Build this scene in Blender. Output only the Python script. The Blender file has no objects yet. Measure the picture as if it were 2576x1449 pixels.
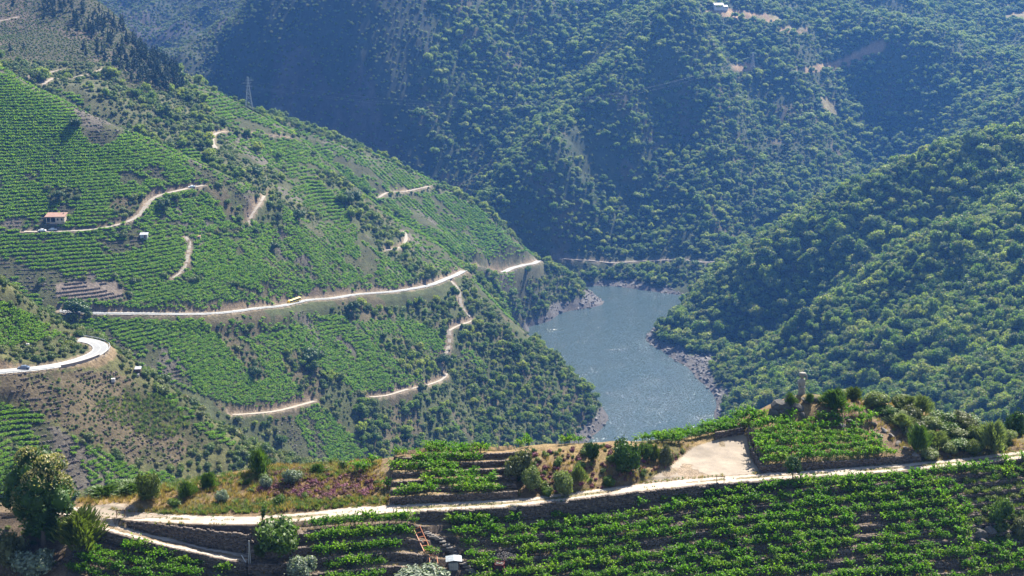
import bpy, bmesh, math, random
import numpy as np
from mathutils import Vector, Matrix, Euler

random.seed(7)
RNG = np.random.default_rng(11)
sc = bpy.context.scene
COL = sc.collection
R = math.radians

# ---------------------------------------------------------------- camera
FPX, CU, CV, PITCH, CAMZ = 3539.0, 1288.0, 724.5, R(14.0), 350.0
cam_data = bpy.data.cameras.new('camera')
cam_data.sensor_width = 36.0
cam_data.lens = 36.0 * FPX / 2576.0
cam_data.clip_start = 1.0
cam_data.clip_end = 9000.0
cam = bpy.data.objects.new('camera', cam_data)
cam.location = (0, 0, CAMZ)
cam.rotation_euler = (R(90) - PITCH, 0, 0)
COL.objects.link(cam)
sc.camera = cam

# ---------------------------------------------------------------- sky, sun, exposure
SUN_EL, SUN_AZ = R(47.0), R(30.0)          # azimuth measured from straight ahead (+Y) to the right (+X)
world = bpy.data.worlds.new('World')
sc.world = world
world.use_nodes = True
wn = world.node_tree
sky = wn.nodes.new('ShaderNodeTexSky')
sky.sky_type = 'NISHITA'
sky.sun_disc = False
sky.sun_elevation = SUN_EL
sky.sun_rotation = SUN_AZ
sky.altitude = 500.0
wn.links.new(sky.outputs[0], wn.nodes['Background'].inputs[0])
wn.nodes['Background'].inputs[1].default_value = 0.075
sun_data = bpy.data.lights.new('sun', 'SUN')
sun_data.energy = 5.0
sun_data.angle = R(0.53)
sun_data.color = (1.0, 0.94, 0.82)
sun = bpy.data.objects.new('sun', sun_data)
sdir = Vector((math.sin(SUN_AZ) * math.cos(SUN_EL), math.cos(SUN_AZ) * math.cos(SUN_EL), math.sin(SUN_EL)))
sun.rotation_euler = (-sdir).to_track_quat('-Z', 'Y').to_euler()
sun.location = (300, 500, 700)
COL.objects.link(sun)
sc.view_settings.view_transform = 'Standard'
sc.view_settings.look = 'None'
sc.view_settings.exposure = 1.7
sc.view_settings.gamma = 1.0
sc.view_settings.use_curve_mapping = False
sc.render.engine = 'CYCLES'
cy = sc.cycles
cy.max_bounces = 5
cy.diffuse_bounces = 2
cy.glossy_bounces = 2
cy.transmission_bounces = 3
cy.volume_bounces = 0
cy.transparent_max_bounces = 4
cy.use_denoising = True
cy.sample_clamp_indirect = 4.0

# ---------------------------------------------------------------- helpers
def tag(o, label=None, cat=None, group=None, kind=None):
    if label: o['label'] = label
    if cat: o['category'] = cat
    if group: o['group'] = group
    if kind: o['kind'] = kind
    return o

def link(name, data, parent=None):
    o = bpy.data.objects.new(name, data)
    COL.objects.link(o)
    if parent: o.parent = parent
    return o

def empty(name, loc, rz=0.0, scale=1.0):
    o = link(name, None)
    o.location = loc; o.rotation_euler = (0, 0, rz); o.scale = (scale,) * 3
    o.empty_display_size = 0.5
    return o

def np_mesh(name, V, Fq, mat=None, smooth=False, cols=None, nper=4):
    V = np.asarray(V, dtype=np.float32); Fq = np.asarray(Fq, dtype=np.int32)
    me = bpy.data.meshes.new(name)
    n = len(Fq)
    me.vertices.add(len(V)); me.vertices.foreach_set('co', V.ravel())
    me.loops.add(n * nper); me.loops.foreach_set('vertex_index', Fq.ravel())
    me.polygons.add(n)
    me.polygons.foreach_set('loop_start', np.arange(n, dtype=np.int32) * nper)
    me.polygons.foreach_set('loop_total', np.full(n, nper, dtype=np.int32))
    if smooth: me.polygons.foreach_set('use_smooth', np.ones(n, dtype=bool))
    me.update(calc_edges=True)
    if cols is not None:
        a = me.color_attributes.new('soil', 'FLOAT_COLOR', 'POINT')
        c4 = np.ones((len(V), 4), dtype=np.float32); c4[:, :3] = cols
        a.data.foreach_set('color', c4.ravel())
    if mat: me.materials.append(mat)
    return me

class MB:
    """collects simple solids for ONE mesh object"""
    def __init__(s): s.v = []; s.f = []
    def add(s, vs, fs):
        b = len(s.v); s.v += [tuple(p) for p in vs]; s.f += [tuple(b + i for i in f) for f in fs]
    def box(s, c, size, rot=None, taper=1.0, jit=0.0):
        hx, hy, hz = size[0] / 2, size[1] / 2, size[2] / 2
        vs = []
        for z in (-1, 1):
            k = taper if z > 0 else 1.0
            for x, y in ((-1, -1), (1, -1), (1, 1), (-1, 1)):
                p = Vector((x * hx * k, y * hy * k, z * hz))
                if jit: p += Vector((random.uniform(-jit, jit) * hx, random.uniform(-jit, jit) * hy, random.uniform(-jit, jit) * hz))
                if rot is not None: p = rot @ p
                vs.append(p + Vector(c))
        s.add(vs, [(0, 3, 2, 1), (4, 5, 6, 7), (0, 1, 5, 4), (1, 2, 6, 5), (2, 3, 7, 6), (3, 0, 4, 7)])
    def tube(s, pts, rad, n=6, cap=True):
        pts = [Vector(p) for p in pts]
        if not hasattr(rad, '__len__'): rad = [rad] * len(pts)
        b = len(s.v)
        for i, p in enumerate(pts):
            d = (pts[min(i + 1, len(pts) - 1)] - pts[max(i - 1, 0)]).normalized()
            a = d.orthogonal().normalized(); c = d.cross(a)
            for k in range(n):
                q = 2 * math.pi * k / n
                s.v.append(tuple(p + (a * math.cos(q) + c * math.sin(q)) * rad[i]))
        for i in range(len(pts) - 1):
            for k in range(n):
                k2 = (k + 1) % n
                s.f.append((b + i * n + k, b + i * n + k2, b + (i + 1) * n + k2, b + (i + 1) * n + k))
        if cap:
            s.f.append(tuple(b + k for k in range(n))[::-1])
            e = b + (len(pts) - 1) * n
            s.f.append(tuple(e + k for k in range(n)))
    def lathe(s, prof, n=16, c=(0, 0, 0), sq=1.0):
        b = len(s.v)
        for (r, z) in prof:
            for k in range(n):
                q = 2 * math.pi * k / n
                s.v.append((c[0] + r * math.cos(q), c[1] + r * math.sin(q) * sq, c[2] + z))
        for i in range(len(prof) - 1):
            for k in range(n):
                k2 = (k + 1) % n
                s.f.append((b + i * n + k, b + i * n + k2, b + (i + 1) * n + k2, b + (i + 1) * n + k))
        s.f.append(tuple(b + k for k in range(n))[::-1]); e = b + (len(prof) - 1) * n
        s.f.append(tuple(e + k for k in range(n)))
    def mesh(s, name, mat, smooth=False, bevel=0.0):
        me = bpy.data.meshes.new(name); me.from_pydata(s.v, [], s.f); me.update()
        if bevel:
            bm = bmesh.new(); bm.from_mesh(me)
            bmesh.ops.bevel(bm, geom=bm.edges[:], offset=bevel, segments=1, affect='EDGES', profile=0.5)
            bm.to_mesh(me); bm.free()
        if smooth:
            for p in me.polygons: p.use_smooth = True
        if mat: me.materials.append(mat)
        return me
    def build(s, name, mat, parent=None, smooth=False, bevel=0.0):
        return link(name, s.mesh(name, mat, smooth, bevel), parent)

# ---- procedural noise in world space
def _hash(ix, iy, seed):
    h = (ix.astype(np.int64) * 374761393 + iy.astype(np.int64) * 668265263 + seed * 974711) & 0x7fffffff
    h = ((h ^ (h >> 13)) * 1274126177) & 0x7fffffff
    return ((h ^ (h >> 16)) & 0xffff) / 65535.0
def vnoise(x, y, seed=0):
    ix = np.floor(x); iy = np.floor(y); fx = x - ix; fy = y - iy
    fx = fx * fx * (3 - 2 * fx); fy = fy * fy * (3 - 2 * fy)
    a = _hash(ix, iy, seed); b = _hash(ix + 1, iy, seed); c = _hash(ix, iy + 1, seed); d = _hash(ix + 1, iy + 1, seed)
    return (a + (b - a) * fx + (c - a) * fy + (a - b - c + d) * fx * fy) * 2 - 1
def fbm(x, y, wl, octv=4, seed=0, gain=0.5):
    s = 0; a = 1.0; f = 1.0 / wl
    for i in range(octv):
        s = s + a * vnoise(x * f + 17.3 * i, y * f - 9.1 * i, seed + i); a *= gain; f *= 2.03
    return s

# ---- pixel rays: the photograph measured on a 2576 x 1449 sheet; used to read places off it
SP, CP = math.sin(PITCH), math.cos(PITCH)
def ray(v):
    a = (CV - np.asarray(v, dtype=float)) / FPX
    return CP + SP * a, -SP + CP * a
def tanv(v):
    dy, dz = ray(v); return -dz / dy
def P(u, v, Y):
    dy, dz = ray(v)
    return (Y * (u - CU) / FPX / float(dy), Y, CAMZ + Y * float(dz / dy))
def Q(u, Y, z):
    dep = Y * CP - (z - CAMZ) * SP
    return ((u - CU) / FPX * dep, Y, z)
def project(x, y, z):
    dep = y * CP - (z - CAMZ) * SP; up = y * SP + (z - CAMZ) * CP
    return CU + FPX * x / dep, CV - FPX * up / dep
def in_poly(u, v, poly):
    r = np.zeros(np.shape(u), dtype=bool); n = len(poly)
    for i in range(n):
        x1, y1 = poly[i]; x2, y2 = poly[(i + 1) % n]
        if y1 == y2: continue
        c = ((y1 > v) != (y2 > v)) & (u < (x2 - x1) * (v - y1) / (y2 - y1) + x1)
        r ^= c
    return r

class TPS:
    def __init__(s, pts, lam=2.0, sc_=100.0):
        pts = np.array(pts, dtype=float); s.sc = sc_
        s.c = pts[:, :2] / sc_; z = pts[:, 2]; n = len(z)
        K = s.phi(s.c, s.c) + np.eye(n) * lam * 1e-3
        Pm = np.hstack([np.ones((n, 1)), s.c])
        A = np.block([[K, Pm], [Pm.T, np.zeros((3, 3))]])
        w = np.linalg.solve(A, np.concatenate([z, np.zeros(3)])); s.w = w[:n]; s.a = w[n:]
    @staticmethod
    def phi(a, b):
        d2 = ((a[:, None, :] - b[None, :, :]) ** 2).sum(2)
        return 0.5 * d2 * np.log(d2 + 1e-12)
    def __call__(s, x, y):
        sh = np.shape(x); q = np.stack([np.ravel(x), np.ravel(y)], 1) / s.sc; out = np.empty(len(q))
        for i in range(0, len(q), 20000):
            k = q[i:i + 20000]; out[i:i + 20000] = s.phi(k, s.c) @ s.w + s.a[0] + k @ s.a[1:]
        return out.reshape(sh)
# ================================================================= the far terrain
def behind(lst, dy, drop):
    """points behind a crest, below the line of sight, so the ground falls away there"""
    out = []
    for (u, v, Y) in lst:
        x, y, z = P(u, v, Y); k = (Y + dy) / Y
        out.append((x * k, Y + dy, z - dy * float(tanv(v)) - drop))
    return out
def PP(lst): return [P(*a) for a in lst]

L = {}
# near-left spur with the road bend
Bc = [(-120, 620, 500), (0, 690, 517), (60, 735, 526), (100, 770, 535), (180, 842, 545), (262, 858, 549), (350, 930, 530), (420, 975, 523), (500, 1035, 520), (600, 1102, 520), (700, 1140, 530), (790, 1168, 545)]
L['B'] = PP(Bc) + behind(Bc, 28, 14) + behind(Bc, 90, 55) + PP([
    (0, 800, 506), (0, 860, 497), (90, 820, 515), (150, 860, 520), (0, 936, 480), (60, 930, 486), (150, 922, 496), (230, 905, 510), (283, 888, 525),
    (-120, 936, 470), (-120, 1100, 445), (0, 1000, 474), (0, 1100, 459), (0, 1250, 437), (150, 1000, 481), (150, 1100, 466), (150, 1230, 447),
    (300, 980, 505), (300, 1050, 492), (300, 1150, 474), (300, 1250, 458), (450, 1050, 510), (450, 1130, 496), (450, 1220, 480),
    (600, 1150, 508), (600, 1230, 492), (750, 1190, 520), (750, 1260, 506), (900, 1240, 535)]) + [Q(0, 400, 150), Q(400, 420, 140), Q(800, 460, 120), Q(1100, 560, 80)]
# main left hillside
Cc = [(-220, 70, 915), (-120, 115, 895), (0, 172, 871), (130, 240, 855), (250, 297, 842), (400, 371, 838), (500, 418, 842), (610, 466, 850)]
L['C'] = PP(Cc) + behind(Cc, 30, 8) + behind(Cc, 90, 34) + PP([
    (-150, 785, 690), (0, 786, 692), (230, 787, 700), (370, 792, 716), (500, 793, 735), (640, 782, 775), (740, 760, 815), (870, 743, 860), (1013, 731, 915), (1070, 722, 940), (1120, 703, 975), (1165, 684, 1010),
    (-150, 600, 722), (-150, 400, 790), (-150, 250, 845), (0, 700, 712), (0, 600, 739), (0, 500, 766), (0, 400, 796), (0, 300, 827),
    (250, 700, 725), (250, 600, 752), (250, 500, 780), (250, 400, 810), (500, 700, 759), (500, 600, 787), (500, 500, 816),
    (610, 700, 785), (610, 600, 816), (700, 500, 872), (700, 600, 846), (700, 690, 812), (850, 700, 872), (850, 600, 910), (850, 520, 955), (1000, 690, 930), (1000, 620, 962), (1000, 570, 1000), (760, 440, 985), (1100, 650, 1005),
    (200, 900, 675), (200, 1000, 654), (200, 1100, 633), (500, 900, 709), (500, 1000, 687), (500, 1100, 666), (700, 900, 760), (700, 1000, 735), (700, 1100, 712), (700, 1200, 690),
    (900, 820, 836), (900, 900, 814), (900, 1000, 787), (900, 1100, 762), (900, 1180, 745), (1100, 800, 920), (1100, 900, 890), (1100, 1000, 850), (1100, 1100, 820), (1100, 1190, 795),
    (1200, 760, 975), (1250, 850, 958), (1250, 950, 925), (1250, 1050, 890), (1250, 1140, 862), (1310, 826, 1000), (1400, 905, 1000), (1400, 1000, 955), (1400, 1085, 928), (1450, 1000, 982), (1450, 1070, 962), (1500, 1005, 1000), (1525, 1060, 993), (1480, 1096, 958), (1400, 1150, 900)]) + [
    Q(1250, 1060, 55), Q(1330, 1060, 30), Q(1410, 1050, 12), Q(1500, 1040, -12), Q(1560, 1000, -12), Q(1560, 960, -12), Q(1500, 920, -12), Q(1600, 900, -30), Q(1250, 1130, 20), Q(1350, 1150, -20),
    Q(1180, 1060, 96), Q(1080, 1090, 110), Q(980, 1090, 120), Q(860, 1090, 138), Q(300, 600, 90), Q(700, 620, 60), Q(1000, 700, 30), Q(1300, 780, 10)]
# slope behind the first vineyard crest, with the pine hill at its top left
C2c = [(230, 2, 1250), (330, 82, 1200), (430, 178, 1130), (500, 212, 1100), (560, 242, 1090), (640, 282, 1080), (700, 313, 1070), (760, 347, 1060), (830, 405, 1048), (870, 440, 1042), (940, 502, 1035), (1040, 590, 1038), (1120, 642, 1048), (1178, 664, 1062)]
L['U'] = PP(C2c) + behind(C2c, 35, 12) + behind(C2c, 110, 50) + PP([
    (-150, 0, 1150), (0, 0, 1190), (0, 100, 1090), (100, 90, 1090), (200, 100, 1090), (0, 150, 975), (100, 190, 950), (150, 200, 975), (280, 170, 1000), (330, 190, 1020), (230, 230, 940), (300, 270, 930), (-150, 60, 1080),
    (500, 280, 1000), (400, 330, 935), (600, 380, 955), (550, 430, 893), (700, 420, 980), (750, 500, 940), (850, 520, 957), (1000, 570, 1002), (470, 385, 905), (650, 480, 895), (950, 620, 945), (1100, 660, 1000)]) + [Q(230, 1350, 285), Q(0, 1330, 320), Q(-150, 1330, 330), Q(700, 850, 130), Q(850, 870, 100), Q(950, 890, 85), Q(1050, 925, 75), Q(1130, 960, 70), Q(1200, 1020, 60), Q(1300, 1000, -20), Q(1150, 880, 0), Q(900, 800, 30), Q(550, 840, 165), Q(300, 870, 190), Q(0, 880, 225), Q(-150, 900, 230)]
# third spur, its road end and its rocky tip
C3c = [(700, 300, 1230), (800, 345, 1240), (960, 400, 1260), (1110, 470, 1290), (1200, 522, 1310), (1280, 590, 1330), (1340, 640, 1350), (1400, 672, 1365), (1450, 706, 1375)]
L['K'] = PP(C3c) + behind(C3c, 35, 12) + behind(C3c, 100, 45) + PP([
    (850, 410, 1150), (950, 450, 1170), (1000, 500, 1170), (1100, 560, 1190), (1200, 600, 1230), (1250, 645, 1240), (1184, 667, 1150), (1230, 668, 1200), (1290, 668, 1260), (1346, 666, 1305), (1384, 663, 1338),
    (1250, 720, 1185), (1300, 730, 1240), (1400, 722, 1325), (1340, 760, 1272), (1300, 785, 1250), (1240, 780, 1180), (1200, 720, 1140), (1470, 735, 1345), (1440, 740, 1330), (1400, 765, 1308)]) + [
    Q(1330, 1257, 0), Q(1400, 1298, 0), Q(1460, 1318, 0), Q(1522, 1340, 0), Q(1490, 1365, 2), Q(1300, 1215, -12), Q(1390, 1255, -14), Q(1470, 1285, -18), Q(1570, 1325, -16), Q(1560, 1400, -20), Q(1470, 1430, -14),
    Q(1240, 1140, 20), Q(1200, 1090, 30), Q(1100, 1080, 40), Q(1000, 1080, 60), Q(900, 1070, 90), Q(800, 1080, 110), Q(1000, 980, -60), Q(1250, 1000, -60), Q(1330, 1130, -40), Q(1450, 1150, -50), Q(1600, 1250, -40)]
# the mountain across the river, its dark side and its wooded spur
L['D'] = PP([(350, 160, 1562), (430, 122, 1593), (560, 44, 1617), (640, 0, 1630), (500, 120, 1586), (500, 250, 1537), (700, 0, 1627), (700, 200, 1555), (700, 400, 1512), (900, 0, 1617), (900, 100, 1591), (900, 300, 1544), (900, 520, 1500),
    (1100, 0, 1680), (1100, 200, 1600), (1100, 400, 1530), (1060, 540, 1480), (1180, 500, 1495), (1260, 300, 1590), (1420, 150, 1690), (1500, 40, 1770),
    (1220, 570, 1430), (1290, 480, 1465), (1400, 370, 1515), (1560, 205, 1612), (1740, 70, 1728), (1250, 640, 1420), (1300, 660, 1430),
    (1400, 652, 1440), (1500, 655, 1450), (1620, 656, 1452), (1720, 654, 1440), (1830, 655, 1430), (1500, 520, 1492), (1450, 420, 1528), (1600, 400, 1560), (1650, 300, 1615), (1800, 540, 1500), (1800, 400, 1580), (1800, 300, 1650), (1800, 200, 1718), (1800, 100, 1785), (1700, 0, 1850), (1840, 40, 1840), (1950, 45, 1880), (2000, 100, 1850), (1900, 0, 1930),
    (1950, 520, 1530), (2000, 400, 1620), (2000, 250, 1738), (2100, 320, 1735), (2150, 200, 1840), (2230, 100, 1880), (2150, 430, 1650), (2250, 400, 1720), (2230, 470, 1640), (2350, 300, 1760), (2500, 300, 1660), (2500, 150, 1830), (2300, 100, 1940), (2576, 40, 2040), (2400, 0, 2100), (2700, 250, 1650), (2700, 50, 2000), (2400, 420, 1570), (2650, 420, 1500),
    (700, -90, 1680), (900, -90, 1670), (1100, -90, 1720), (1300, -60, 1900), (1500, -60, 1960), (1700, -80, 1980), (1900, -80, 2060), (2200, -80, 2150), (2576, -80, 2250)]) + [
    Q(1430, 1415, 1), Q(1500, 1415, 1), Q(1600, 1400, 1), Q(1700, 1378, 1), Q(1780, 1370, 1), Q(1850, 1370, 2), Q(1430, 1390, -15), Q(1560, 1380, -15), Q(1700, 1350, -15), Q(1350, 1410, -5), Q(1250, 1390, -10), Q(1000, 1450, 0), Q(600, 1480, 60), Q(2000, 1380, 0), Q(2400, 1400, 20), Q(2700, 1380, 30),
    Q(300, 1650, 150), Q(300, 1720, 170), Q(430, 1720, 190), Q(560, 1730, 235)]
# far blue slope at the top left
L['G'] = PP([(100, -100, 2550), (300, -60, 2540), (300, 50, 2400), (300, 130, 2280), (600, -60, 2560), (600, 40, 2420), (600, 130, 2300), (900, 0, 2500), (900, 100, 2350), (100, 100, 2300)])
# near right hillside, all wood
Ec = [(2700, 300, 1245), (2576, 328, 1250), (2400, 366, 1260), (2230, 442, 1270), (2100, 502, 1280), (1950, 592, 1288), (1830, 657, 1290), (1740, 738, 1290)]
L['E'] = PP(Ec) + behind(Ec, 40, 14) + behind(Ec, 120, 50) + PP([
    (2000, 800, 1130), (2000, 650, 1222), (1850, 750, 1215), (1750, 820, 1212), (2300, 600, 1120), (2300, 500, 1190), (2150, 600, 1190), (2300, 800, 1000), (2150, 750, 1095), (2150, 900, 985), (2300, 950, 900), (2576, 450, 1160), (2576, 600, 1050), (2576, 800, 930), (2576, 1000, 800), (2450, 700, 1020), (2450, 900, 895),
    (1900, 900, 1105), (1900, 960, 1050), (2000, 1010, 950), (2150, 1020, 895), (2400, 1060, 815), (2576, 1100, 745), (2700, 900, 840), (2700, 600, 1010), (1800, 880, 1160), (2000, 900, 1055)]) + [
    Q(1640, 1245, 1), Q(1625, 1215, 1), Q(1660, 1185, 1), Q(1700, 1150, 1), Q(1760, 1095, 1), Q(1800, 1055, 1), Q(1800, 1010, 1), Q(1810, 975, 1), Q(1830, 930, 2), Q(1900, 880, 15), Q(1700, 1270, 1), Q(1700, 1330, -12), Q(1600, 1240, -14), Q(1590, 1190, -14), Q(1640, 1140, -14), Q(1700, 1080, -14), Q(1740, 1020, -14), Q(1740, 960, -14), Q(1780, 900, -8), Q(2100, 780, 40), Q(2500, 680, 60)]

NT, NY, Y0, Y1 = 540, 960, 330.0, 2750.0
tg = np.linspace(-0.435, 0.435, NT)
yg = Y0 * np.exp(np.linspace(0, math.log(Y1 / Y0), NY))
TT, YY = np.meshgrid(tg, yg, indexing='ij')
XX = TT * YY
ci = np.unique(np.concatenate([np.arange(0, NT, 4), [NT - 1]])); cj = np.unique(np.concatenate([np.arange(0, NY, 4), [NY - 1]]))
def upsample(zc):
    a = np.empty((NT, len(cj)))
    for k in range(len(cj)): a[:, k] = np.interp(np.arange(NT), ci, zc[:, k])
    b = np.empty((NT, NY))
    for k in range(NT): b[k] = np.interp(np.arange(NY), cj, a[k])
    return b
XC = XX[np.ix_(ci, cj)]; YC = YY[np.ix_(ci, cj)]
LIM = {'B': (400, 760), 'C': (560, 1200), 'U': (840, 1420), 'K': (1060, 1520), 'D': (1330, 2700), 'G': (2000, 2760), 'E': (700, 1480)}
ULIM = {'B': (-.5, .02), 'C': (-.5, .10), 'U': (-.5, .02), 'K': (-.25, .09), 'D': (-.5, .5), 'G': (-.5, 0.0), 'E': (.075, .5)}
names = list(L); Zs = []
def sstep(a, b, x):
    k = np.clip((x - a) / (b - a), 0, 1); return k * k * (3 - 2 * k)
for k in names:
    z = upsample(TPS(L[k])(XC, YC))
    a, b = LIM[k]; c, d = ULIM[k]
    pen = 400 * (sstep(a + 40, a - 40, YY) + sstep(b - 60, b + 80, YY) + sstep(c + .01, c - .03, TT) + sstep(d, d + .03, TT))
    Zs.append(z - pen)
Zs = np.stack(Zs)
LAY = Zs.argmax(0)
Z = Zs.max(0)
n1 = fbm(XX, YY, 130, 4, 3)
n2 = fbm(XX, YY, 38, 4, 9)
far = np.isin(LAY, [names.index('D'), names.index('G')])
isE = LAY == names.index('E')
amp1 = np.where(far, 13.0, np.where(isE, 7.0, 2.2)); amp2 = np.where(far, 3.5, np.where(isE, 3.0, 0.7))
shore_k = sstep(0, 26, Z)
Z = Z + (n1 * amp1 + n2 * amp2) * shore_k
# rocky ribs of the steep dark face, running down the slope
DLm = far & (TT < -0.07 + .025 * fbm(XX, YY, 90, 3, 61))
rib = 1 - np.abs(fbm(XX * 1.0 - YY * 0.25, YY * 0.35, 46, 4, 21))
Z = Z + np.where(DLm, (rib - 0.55) * 13.0, 0) * sstep(-0.04, -0.1, TT) * sstep(1440, 1520, YY)
# folds of the wooded right hillside: ridges running down to the river, gullies between
def fold(u1, v1, Y1_, u2, v2, Y2_, w, h):
    a = P(u1, v1, Y1_); b = P(u2, v2, Y2_)
    dx, dy = b[0] - a[0], b[1] - a[1]; l2 = dx * dx + dy * dy
    s = np.clip(((XX - a[0]) * dx + (YY - a[1]) * dy) / l2, 0, 1)
    d2 = (XX - a[0] - s * dx) ** 2 + (YY - a[1] - s * dy) ** 2
    return h * np.exp(-d2 / (2 * w * w))
Z = Z + np.where(isE, fold(2576, 560, 1075, 1960, 940, 1060, 26, 19) + fold(2350, 560, 1150, 1850, 850, 1150, 24, -15) + fold(2576, 850, 900, 2100, 1010, 915, 24, -12) + fold(2450, 400, 1240, 1800, 760, 1230, 26, 10), 0) * sstep(2, 30, Z)
isD = LAY == names.index('D')
Z = Z + np.where(isD, fold(1230, 570, 1430, 1740, 70, 1728, 42, 22) + fold(1140, 500, 1490, 1490, 30, 1780, 48, -26) + fold(2210, 460, 1640, 2160, 190, 1840, 46, -28) + fold(2480, 320, 1660, 2330, 90, 1930, 40, 16) + fold(1580, 610, 1465, 1720, 300, 1630, 26, -15) + fold(1900, 560, 1500, 1930, 260, 1720, 28, -16) + fold(1730, 600, 1460, 1840, 250, 1690, 26, 12) + fold(1420, 610, 1450, 1560, 380, 1560, 22, -10), 0) * sstep(6, 45, Z)
Z = np.maximum(Z, -25 + 3 * n1)

def zat(x, y):
    t = np.asarray(x, dtype=float) / np.asarray(y, dtype=float)
    i = np.clip((t - tg[0]) / (tg[1] - tg[0]), 0, NT - 1.001); j = np.clip(np.log(np.asarray(y) / Y0) / math.log(Y1 / Y0) * (NY - 1), 0, NY - 1.001)
    i0 = i.astype(int); j0 = j.astype(int); fi = i - i0; fj = j - j0
    return (Z[i0, j0] * (1 - fi) * (1 - fj) + Z[i0 + 1, j0] * fi * (1 - fj) + Z[i0, j0 + 1] * (1 - fi) * fj + Z[i0 + 1, j0 + 1] * fi * fj)
def layat(x, y):
    t = np.asarray(x) / np.asarray(y)
    i = np.clip(np.rint((t - tg[0]) / (tg[1] - tg[0])), 0, NT - 1).astype(int); j = np.clip(np.rint(np.log(np.asarray(y) / Y0) / math.log(Y1 / Y0) * (NY - 1)), 0, NY - 1).astype(int)
    return LAY[i, j]
yfine = np.exp(np.linspace(math.log(Y0), math.log(Y1), 5000))
def hit(u, v, ymin=0):
    dy, dz = ray(v); dy = float(dy); dz = float(dz)
    t = (u - CU) / FPX / dy
    ys = yfine[yfine > ymin]
    g = zat(t * ys, ys) - (CAMZ + ys * dz / dy)
    k = np.argmax(g >= 0)
    if not (g >= 0).any(): k = len(ys) - 1
    return (t * ys[k], ys[k], float(zat(t * ys[k], ys[k])))
# ---------------------------------------------------------------- roads and tracks cut into the slopes
def polyline(pix, ymin=0, step=3.0, smooth=5, zs=9):
    pts = np.array([hit(u, v, ymin) for (u, v) in pix])
    d = np.r_[0, np.cumsum(np.linalg.norm(np.diff(pts[:, :2], axis=0), axis=1))]
    s = np.arange(0, d[-1], step)
    q = np.stack([np.interp(s, d, pts[:, k]) for k in range(3)], 1)
    def mov(a, n):
        if len(a) < 3: return a
        n = min(n, len(a) // 2 * 2 - 1)
        if n < 3: return a
        p = np.r_[np.full(n // 2, a[0]) , a, np.full(n // 2, a[-1])]
        for i in range(n // 2): p[i] = 2 * a[0] - a[min(n // 2 - i, len(a) - 1)]; p[-1 - i] = 2 * a[-1] - a[-1 - min(n // 2 - i, len(a) - 1)]
        return np.convolve(p, np.ones(n) / n, 'valid')
    for k in range(2): q[:, k] = mov(q[:, k], smooth)
    q[:, 2] = mov(zat(q[:, 0], q[:, 1]), zs)
    return q
ROADS = {}
def road_def(key, pix, half, kind, **kw):
    ROADS[key] = (polyline(pix, **kw), half, kind)
road_def('bend', [(-60, 941), (0, 936), (60, 930), (150, 921), (215, 908), (255, 892), (262, 878), (245, 864), (215, 855), (190, 853)], 3.0, 'asphalt', smooth=5, zs=15)
road_def('main', [(150, 782), (235, 787), (300, 789), (400, 792), (500, 793), (560, 791), (640, 782), (700, 770), (740, 762), (790, 755), (850, 746), (905, 741), (966, 737), (1019, 731), (1072, 723), (1100, 712), (1130, 700), (1150, 690), (1168, 682)], 2.4, 'asphalt', ymin=600, smooth=9, zs=25)
road_def('end', [(1184, 667), (1218, 667), (1290, 668), (1346, 666), (1386, 662)], 2.9, 'asphalt', ymin=1120, smooth=7, zs=21)
for i, (pix, hw, ym) in enumerate([
    ([(60, 583), (93, 583), (160, 583), (213, 581), (247, 578), (287, 569), (333, 558), (347, 550), (360, 533), (370, 513), (380, 496), (393, 489), (430, 485), (453, 481), (473, 474), (500, 468), (522, 466)], 2.3, 600),
    ([(684, 483), (660, 506), (640, 530), (628, 546), (623, 572)], 1.4, 600),
    ([(467, 596), (480, 599), (477, 616), (472, 650), (463, 670), (470, 680), (447, 696), (430, 702)], 1.5, 600),
    ([(107, 213), (167, 198), (213, 190), (247, 180), (278, 169)], 2.0, 890),
    ([(73, 193), (133, 178), (173, 172)], 1.6, 890),
    ([(0, 53), (50, 42)], 1.8, 900),
    ([(733, 348), (700, 343), (633, 334), (552, 330), (536, 340), (533, 357), (538, 367), (548, 379)], 2.0, 870),
    ([(970, 630), (1008, 625), (1019, 613), (1023, 596), (1015, 580)], 1.8, 700),
    ([(952, 498), (1001, 483), (1050, 475), (1107, 469)], 2.2, 1060),
    ([(1128, 703), (1142, 716), (1155, 726), (1157, 746), (1158, 764), (1164, 780), (1178, 794), (1192, 803)], 1.5, 700),
    ([(1195, 805), (1182, 811), (1165, 815), (1140, 824), (1129, 833)], 1.7, 700),
    ([(1129, 833), (1133, 856), (1128, 880), (1122, 892), (1106, 908), (1100, 918), (1112, 930), (1123, 940)], 1.9, 700),
    ([(1123, 940), (1125, 950), (1105, 959), (1085, 966), (1060, 974), (1029, 979)], 1.6, 700),
    ([(930, 999), (985, 996), (1003, 984), (1029, 979)], 1.8, 700),
    ([(585, 1044), (633, 1041), (693, 1036), (740, 1023), (795, 1008)], 2.0, 600),
    ([(1392, 652), (1492, 655), (1609, 656), (1717, 654), (1830, 655)], 3.0, 1380)]):
    road_def('t%d' % i, pix, hw * .66, 'dirt', ymin=ym, smooth=5, zs=9)

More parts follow.
